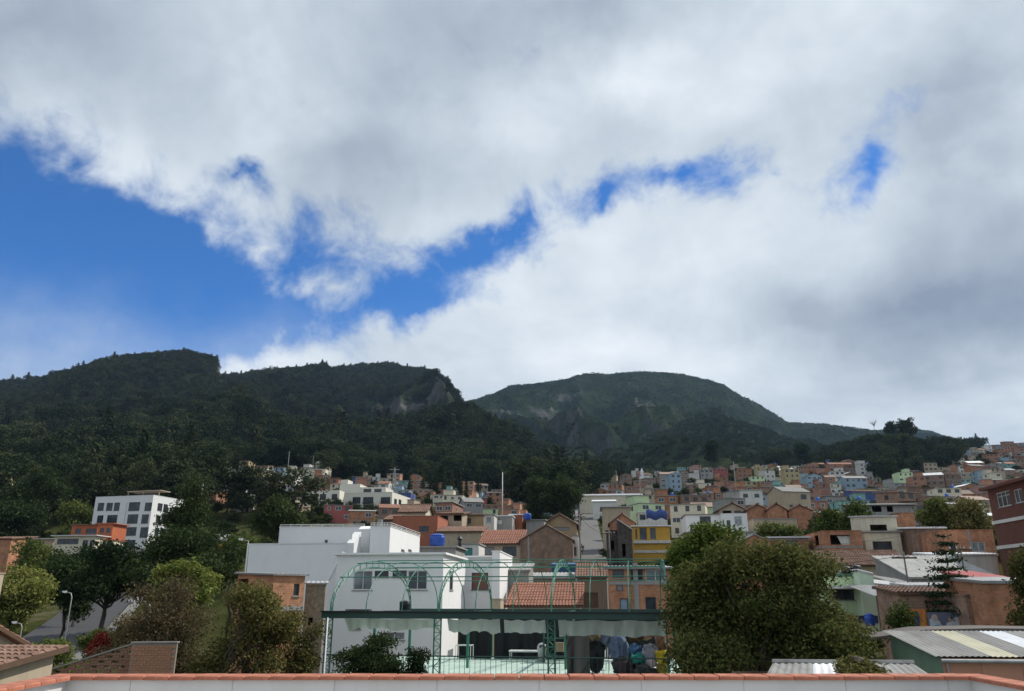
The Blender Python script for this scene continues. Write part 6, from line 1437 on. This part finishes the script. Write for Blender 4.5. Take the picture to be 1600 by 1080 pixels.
HT('dark leafy tree below the cream apartments', 392, 492, 781, 850, 135, LEAF_D, .5, 150, 55, 1.4, 12)
HT('small green tree left of the large white block', 342, 400, 838, 885, 100, LEAF_M, .35, 80, 50, 1.0, 13)
HT('light green tree at the left edge above the tiled roof', -20, 88, 884, 985, 82, LEAF_Y, .34, 190, 58, 1.1, 14)
HT('dark green tree right of the light green left tree', 70, 160, 868, 955, 99, LEAF_D, .4, 160, 58, 1.2, 15)
HT('grey-green tree in front of the low beige house', 14, 110, 848, 905, 125, LEAF_M, .45, 120, 50, 1.4, 16)
HT('dark tree between the beige house and the road', 96, 170, 858, 905, 118, LEAF_D, .45, 100, 50, 1.4, 17)
HT('large dark round tree above the low beige house', 24, 108, 735, 818, 235, LEAF_D, .8, 150, 50, 2.4, 18)
HT('dark tree at the left edge below the church tower', -20, 72, 782, 856, 195, LEAF_D, .7, 140, 50, 2.2, 19)
HT('mid green tree left of the white apartment building', 92, 152, 786, 842, 225, LEAF_M, .7, 100, 46, 2.2, 20)
HT('olive tree crown beside the church tower', 100, 150, 765, 800, 265, LEAF_O, .8, 80, 40, 2.2, 21)
HT('dark wide tree behind the white apartment roof', 170, 272, 748, 790, 275, LEAF_M, .9, 120, 44, 2.6, 23)
HT('dark tree right of the white apartment building', 268, 330, 800, 850, 190, LEAF_D, .65, 90, 46, 2.0, 24)
HT('bright lime-green tree left of the turquoise hill house', 315, 345, 744, 772, 330, LEAF_Y, 1.0, 60, 34, 2.0, 25)
HT('tall dark tree group above the steep street, left crown', 815, 868, 748, 812, 240, LEAF_D, .8, 130, 46, 2.0, 26)
HT('tall dark tree group above the steep street, right crown', 846, 908, 740, 815, 235, LEAF_D, .8, 150, 46, 2.0, 27)
HT('round green tree behind the open-windowed brick house', 1268, 1318, 796, 850, 112, LEAF_M, .4, 110, 52, 1.1, 28)
HT('taller green tree beside the narrow cream house', 1305, 1362, 788, 862, 108, LEAF_M, .4, 120, 52, 1.1, 29)
HT('leafy tree above the windowed brick house, left crown', 1432, 1492, 782, 836, 112, LEAF_M, .4, 110, 52, 1.1, 30)
HT('leafy tree above the windowed brick house, right crown', 1478, 1545, 784, 838, 108, LEAF_O, .4, 110, 52, 1.1, 31)
HT('olive tree cut by the right edge below the dark red block', 1556, 1650, 856, 1000, 37, LEAF_O, .16, 170, 62, .55, 32)
HT('low leafy shrub over the grey corrugated shed', 1306, 1376, 1036, 1075, 18.0, LEAF_O, .10, 60, 60, .22, 34, name='bush', cat='bush', lobes=6)
HT('thin green shrub below the grey awnings', 1384, 1432, 944, 1010, 43, LEAF_M, .14, 60, 46, .4, 35, name='bush', cat='bush', lobes=6)
HT('flat-topped dark tree on the wooded knoll', 1396, 1430, 656, 684, 672, LEAF_D, 1.6, 80, 40, 2.6, 36)
HT('dark upright tree on the left of the knoll top', 1378, 1400, 660, 694, 668, LEAF_D, 1.6, 70, 40, 2.6, 37)
HT('broad dark tree clump on the knoll flank', 1380, 1428, 680, 712, 640, LEAF_D, 1.6, 100, 40, 3.2, 38)
HT('very dark tree mass at the foot of the wooded knoll', 1372, 1412, 716, 764, 560, LEAF_D, 1.4, 110, 40, 3.0, 39)
HT('dark round tree on the upper terrace ridge', 1098, 1122, 690, 722, 620, LEAF_D, 1.6, 80, 36, 2.6, 40)
HT('dark tree above the green patch on the right hill', 1238, 1262, 692, 722, 640, LEAF_D, 1.6, 80, 36, 2.6, 41)
HT('green shrub hedge beside the road on the left', 40, 130, 1000, 1052, 62, LEAF_Y, .22, 110, 46, .5, 42, name='bush', cat='bush', lobes=10)
HT('dark shrub behind the openwork brick wall', 120, 190, 985, 1035, 60, LEAF_M, .22, 80, 46, .5, 43, name='bush', cat='bush', lobes=8)
RED_L = leafmat('red_flowers', ((.10, .012, .012), (.24, .025, .02), (.35, .08, .06)))
HT('red flowering bush beside the bare trunk near the road', 138, 176, 990, 1022, 58, RED_L, .2, 40, 40, .45, 44, name='bush', cat='bush', lobes=5)
HT('bushy tree below the arched white house', 1178, 1250, 822, 850, 118, LEAF_M, .4, 90, 46, 1.0, 45)
def norfolk():
    Y = 48.6; top = at(1472, 832, Y); zb = tz(top.x, Y); H = top.z - zb
    tr, cr = conifer(H, 2.25, 5, leafmat('conifer_needles', ((.008, .018, .008), (.016, .032, .014), (.034, .055, .022)), .1), BARK, 16, 11, .24, .10, .02, .12, 95)
    t = thing('conifer_tree', 'tiered dark conifer with drooping whorls above the murals', 'tree', (top.x, Y, zb)); inst('trunk', tr, t); inst('crown', cr, t)
norfolk()
CTR = [conifer(1, .16, 60 + k, LEAF_D, BARK, 14, 8, .085, .08, .1, .014, 18) for k in range(3)]
CL = ['leftmost of the dark conifers above the red building', 'second dark conifer from the left above the red building', 'third dark conifer from the left above the red building', 'fourth dark conifer from the left above the red building', 'fifth dark conifer from the left above the red building', 'sixth dark conifer from the left above the red building', 'dark conifer nearest the pale white mast', 'lone dark conifer behind the sky blue house', 'dark conifer left of the orange gable house', 'dark conifer at the edge of the cream apartments', 'dark conifer right of the white mast']
for k, (px, ptop, Y) in enumerate(((662, 732, 420), (674, 726, 430), (682, 730, 410), (695, 728, 425), (706, 732, 415), (720, 744, 330), (748, 738, 400), (729, 752, 300), (640, 738, 430), (612, 742, 420), (800, 752, 380))):
    p = at(px, ptop, Y); zb = tz(p.x, Y); H = p.z - zb; tr, cr = CTR[k % 3]
    if H < 4: continue
    t = thing('conifer_tree', CL[k], 'tree', (p.x, Y, zb), k * 1.3, 'dark conifers above the red building'); inst('trunk', tr, t, sc=(H * .85, H * .85, H)); inst('crown', cr, t, sc=(H * .85, H * .85, H))
# scrub and garden plants between the hillside houses
def town_scrub():
    g = np.random.default_rng(8); n = 9000; Y = np.sqrt(g.uniform(58 ** 2, 900 ** 2, n)); u = g.uniform(-60, 1700, n); x = (u - 800) * Y / 1262
    z = np.array([tz(a, b) for a, b in zip(x, Y)]); px, py = pix(x, Y, z)
    town = in_town(px, py + 2) & (Y > 165); near = (Y < 300) & (Y > 58)
    keep = (town & (g.uniform(0, 1, n) < .55)) | near
    F2 = np.array(FOOT); 
    for i in np.nonzero(keep)[0]:
        if ((F2[:, 0] - x[i]) ** 2 + (F2[:, 1] - Y[i]) ** 2 < (F2[:, 2] + .6) ** 2).any(): keep[i] = False
    rd = (Y > 75) & (Y < 240) & (np.abs(x - np.interp(Y, [85, 93, 105, 140, 185, 230], [at(-140, 1012, 85).x, at(20, 1003, 93).x, at(80, 985, 105).x, at(160, 960, 140).x, at(190, 935, 185).x, at(200, 915, 230).x])) < 9) & (u < 300)
    keep &= ~rd; keep &= ~((np.abs(px - 921) < 22) & (Y < 380))
    x, Y, z = x[keep], Y[keep], z[keep]; nn = len(x); H = g.uniform(1.2, 4.2, nn) * np.clip(Y / 160, .45, 1.5)
    # keep the open strip of road verge low
    bl = [(0, 0, .42, .42, .42, .34), (.22, .1, .34, .3, .3, .25), (-.2, -.12, .48, .3, .28, .27)]
    t, c = broadleaf(1, .2, .02, bl, 90, 16, .11, .075, 510, leafmat('garden_leaves', ((.014, .024, .008), (.030, .046, .014), (.07, .085, .026)), .2, .02), BARK, 4, shell=.6, twig=0)
    src = bpy.data.objects.new('gs', join_mesh(t, c, 'garden_shrub')); me = bpy.data.meshes.new('garden_scrub'); me.vertices.add(nn); me.vertices.foreach_set('co', np.stack([x, Y, z - .2], 1).astype(np.float32).ravel())
    for nm, v in (('sc', H), ('rz', g.uniform(0, 6.28, nn)), ('wd', H * g.uniform(.8, 1.5, nn))): me.attributes.new(nm, 'FLOAT', 'POINT').data.foreach_set('value', v.astype(np.float32))
    me.update(); o = put(bpy.data.objects.new('garden_scrub', me)); tag(o, 'green scrub and garden plants between the hillside houses', 'shrubs', None, 'stuff'); scatter(o, src); print('SCRUB', nn)
town_scrub()
# ------------------------------------------------------------------ poles, lamps, masts, wires
def street_lamp(label, px, ptop, pbase, Y, arm, r=.09, mat=GALV):
    p = at(px, pbase, Y); zb = min(p.z, tz(p.x, Y) + .1) if tz(p.x, Y) < p.z + 3 else p.z; h = at(px, ptop, Y).z - zb
    t = thing('street_lamp', label, 'street lamp', (p.x, Y, zb)); s = 1 if arm > 0 else -1; a = abs(arm)
    MB().tube([(0, 0, 0), (0, 0, h * .5), (0, 0, h * .96), (s * a * .2, 0, h), (s * a, 0, h + .12)], [r * 1.4, r, r * .75, r * .6, r * .5], 8).build('pole', mat, t, True)
    m = MB(); m.hull([(s * a * .75 - .1, -.16, h + .02), (s * a * 1.35 + .1, -.14, h + .06), (s * a * 1.35 + .1, .14, h + .06), (s * a * .75 - .1, .16, h + .02)], [(s * a * .75 - .05, -.1, h + .22), (s * a * 1.35, -.08, h + .2), (s * a * 1.35, .08, h + .2), (s * a * .75 - .05, .1, h + .22)]); m.build('lamp_head', FRAME_W, t)
    m = MB().box(-.22, -.22, 0, .22, .22, .25).build('base', CONC, t)
street_lamp('grey street lamp standing beside the road on the left', 97, 927, 1024, 74, -.7, .07)
street_lamp('street lamp with a long arm in front of the brown tree', 222, 941, 1052, 52, -1.15, .06)
street_lamp('short lamp at the left edge above the clay tile roof', 28, 975, 1015, 70, -.7, .06)
street_lamp('distant lamp before the low beige house at the left', 36, 853, 895, 138, .9)
street_lamp('thin lamp post left of the large white block', 383, 845, 915, 74, -.8, .06)
POLES = {}
def pole(label, key, px, ptop, pbase, Y, r=.14, mat=WOODP, arms=1, name='utility_pole'):
    p = at(px, pbase, Y); zb = min(p.z, tz(p.x, Y)); h = at(px, ptop, Y).z - zb
    t = thing(name, label, 'utility pole', (p.x, Y, zb)); MB().tube([(0, 0, -.3), (0, 0, h)], [r, r * .65], 8).build('pole', mat, t, True)
    for i in range(arms): MB().box(-.9, -.06, h - .5 - .7 * i, .9, .06, h - .38 - .7 * i).build('crossarm', FRAME_B, t)
    if arms:
        for x in (-.8, -.3, .3, .8): MB().lathe([(.05, h - .38), (.07, h - .3), (.03, h - .2)], 6, (x, 0, 0)).build('insulator', FRAME_W, t)
    POLES[key] = (p.x, Y, zb + h - .3)
pole('tall dark utility pole at the left of the steep street', 'a', 907, 803, 878, 112, .17)
pole('bent utility pole before the boarded shacks', 'b', 953, 829, 876, 122, .17)
pole('slim pole in front of the grey awnings', 'c', 1421, 862, 925, 58, .09)
pole('slim pole right of the tiered conifer', 'd', 1510, 850, 912, 62, .09)
pole('pale thin pole at the left end of the green frame', 'e', 505, 965, 1068, 33.5, .045, FRAME_W, 0, 'pole')
pole('tall thin white mast above the tiled roofs', 'f', 785, 738, 795, 230, .16, FRAME_W, 0, 'mast')
pole('grey concrete post beside the pointed evergreen', 'g', 313, 755, 790, 190, .3, CONC, 0, 'pole')
pole('thin pole rising from the hillside right of the white chapel', 'h', 1152, 722, 790, 300, .16, CONC, 0, 'pole')
pole('thin pole in the middle of the right hillside', 'i', 1318, 752, 800, 300, .14, CONC, 1)
pole('thin pole on the hillside left of the white chapel', 'j', 964, 735, 770, 430, .18, CONC, 0, 'pole')
pole('pole beside the cream apartments, left one', 'k', 448, 706, 752, 430, .2, CONC, 1)
pole('pole beside the cream apartments, right one', 'l', 487, 712, 752, 430, .2, CONC, 1)
pole('slim pole behind the white houses of the middle distance', 'm', 1002, 742, 800, 300, .14, CONC, 1)
pole('slim pole in front of the grey warehouse', 'n', 1180, 838, 880, 96, .08)
def cable(label, a, b, sag, r=.012, off=0.0):
    A, Bq = Vector(POLES[a]) if isinstance(a, str) else Vector(a), Vector(POLES[b]) if isinstance(b, str) else Vector(b); A = A + Vector((off, 0, 0)); Bq = Bq + Vector((off, 0, 0))
    pts = [A.lerp(Bq, i / 16) - Vector((0, 0, sag * 4 * (i / 16) * (1 - i / 16))) for i in range(17)]; o = MB().tube([p - A for p in pts], r, 4).build('power_cable', BLACKP, None, False, A); tag(o, label, 'cable')
cable('sagging power cable between the two poles by the steep street', 'a', 'b', .8, .03); cable('power cable running right from the street poles to the grey awnings', 'b', 'c', 2.5, .02)
cable('power cable between the slim poles either side of the conifer', 'c', 'd', .5, .012); cable('power cable from the slim conifer pole past the dark red block', 'd', tuple(at(1640, 842, 60)), .5, .012)
cable('power cable crossing in front of the brown brick gable', 'a', tuple(at(700, 846, 100)), 1.2, .02); cable('long power cable along the brick houses on the right', 'n', tuple(at(1470, 822, 84)), 1.2, .014); cable('power cable from the big tree to the slim brick house pole', tuple(at(1040, 850, 70)), 'n', 1.0, .014)
def pylon(label, px, ptop, Y, h=None, w=None):
    p = at(px, ptop, Y); zb = tz(p.x, Y) if h is None else p.z - h; H = p.z - zb; w = w or H * .16
    t = thing('lattice_pylon', label, 'pylon', (p.x, Y, zb)); m = MB(); r = max(.08, H * .008); k = 7
    P = lambda s1, s2, f: (s1 * w / 2 * (1 - f * .85), s2 * w / 2 * (1 - f * .85), H * f)
    for a in (-1, 1):
        for b in (-1, 1): m.tube([P(a, b, 0), P(a, b, 1)], r, 4)
    for i in range(k):
        f0, f1 = i / k, (i + 1) / k
        for b in (-1, 1): m.tube([P(-1, b, f0), P(1, b, f1)], r * .7, 4); m.tube([P(1, b, f0), P(-1, b, f1)], r * .7, 4)
    m.build('lattice_tower', GALV, t)
    for f in (.72, .84, .95): MB().tube([(-w * .9, 0, H * f), (w * .9, 0, H * f)], r, 4).build('crossarm', GALV, t)
pylon('lattice pylon on the skyline, left of two on the middle ridge', 425, 571, 1880, 32); pylon('lattice pylon on the skyline, right of two on the middle ridge', 511, 568, 1880, 34)
pylon('pale lattice pylon on the forest slope, left of a pair', 622, 683, 900, 26); pylon('pale lattice pylon on the forest slope, right of a pair', 653, 674, 950, 28)
pylon('pale lattice mast above the cream apartment roofs', 617, 731, 330, None, 2.2); pylon('small pylon in the green valley above the white mast', 774, 711, 800, 20)
# power masts on the far ridge
def bare_tree(label, px, ptop, Y, H):
    p = at(px, ptop, Y); t = thing('bare_tree', label, 'tree', (p.x, Y, p.z - H)); m = MB(); g = random.Random(px); limb(m, (0, 0, -3), (0, 0, H * .6), .5, .3, 1, 4)
    for i in range(26): a = g.uniform(0, 6.28); e = (math.cos(a) * H * .45 * g.uniform(.4, 1), math.sin(a) * H * .45, H * g.uniform(.7, 1.0)); limb(m, (0, 0, H * g.uniform(.35, .6)), e, .22, .06, i, 3, .2, 4)
    m.build('branches', BARK_L, t)
bare_tree('pale leafless tree on the skyline left of the knoll', 1364, 655, 1450, 24)
# ------------------------------------------------------------------ air
def build_haze():
    m, nt = newmat('haze_air'); pv = _n(nt, 'ShaderNodeVolumePrincipled'); pv.inputs['Color'].default_value = (.46, .68, 1.0, 1); pv.inputs['Density'].default_value = HAZE; pv.inputs['Anisotropy'].default_value = .2
    o = _n(nt, 'ShaderNodeOutputMaterial'); nt.links.new(pv.outputs[0], o.inputs['Volume'])
    tag(MB().box(-5200, -3200, -2, 5200, 4600, 900).build('haze', m), 'thin bluish air over the town and mountains', 'haze', None, 'stuff')
HAZE = 4.0e-5
build_haze()
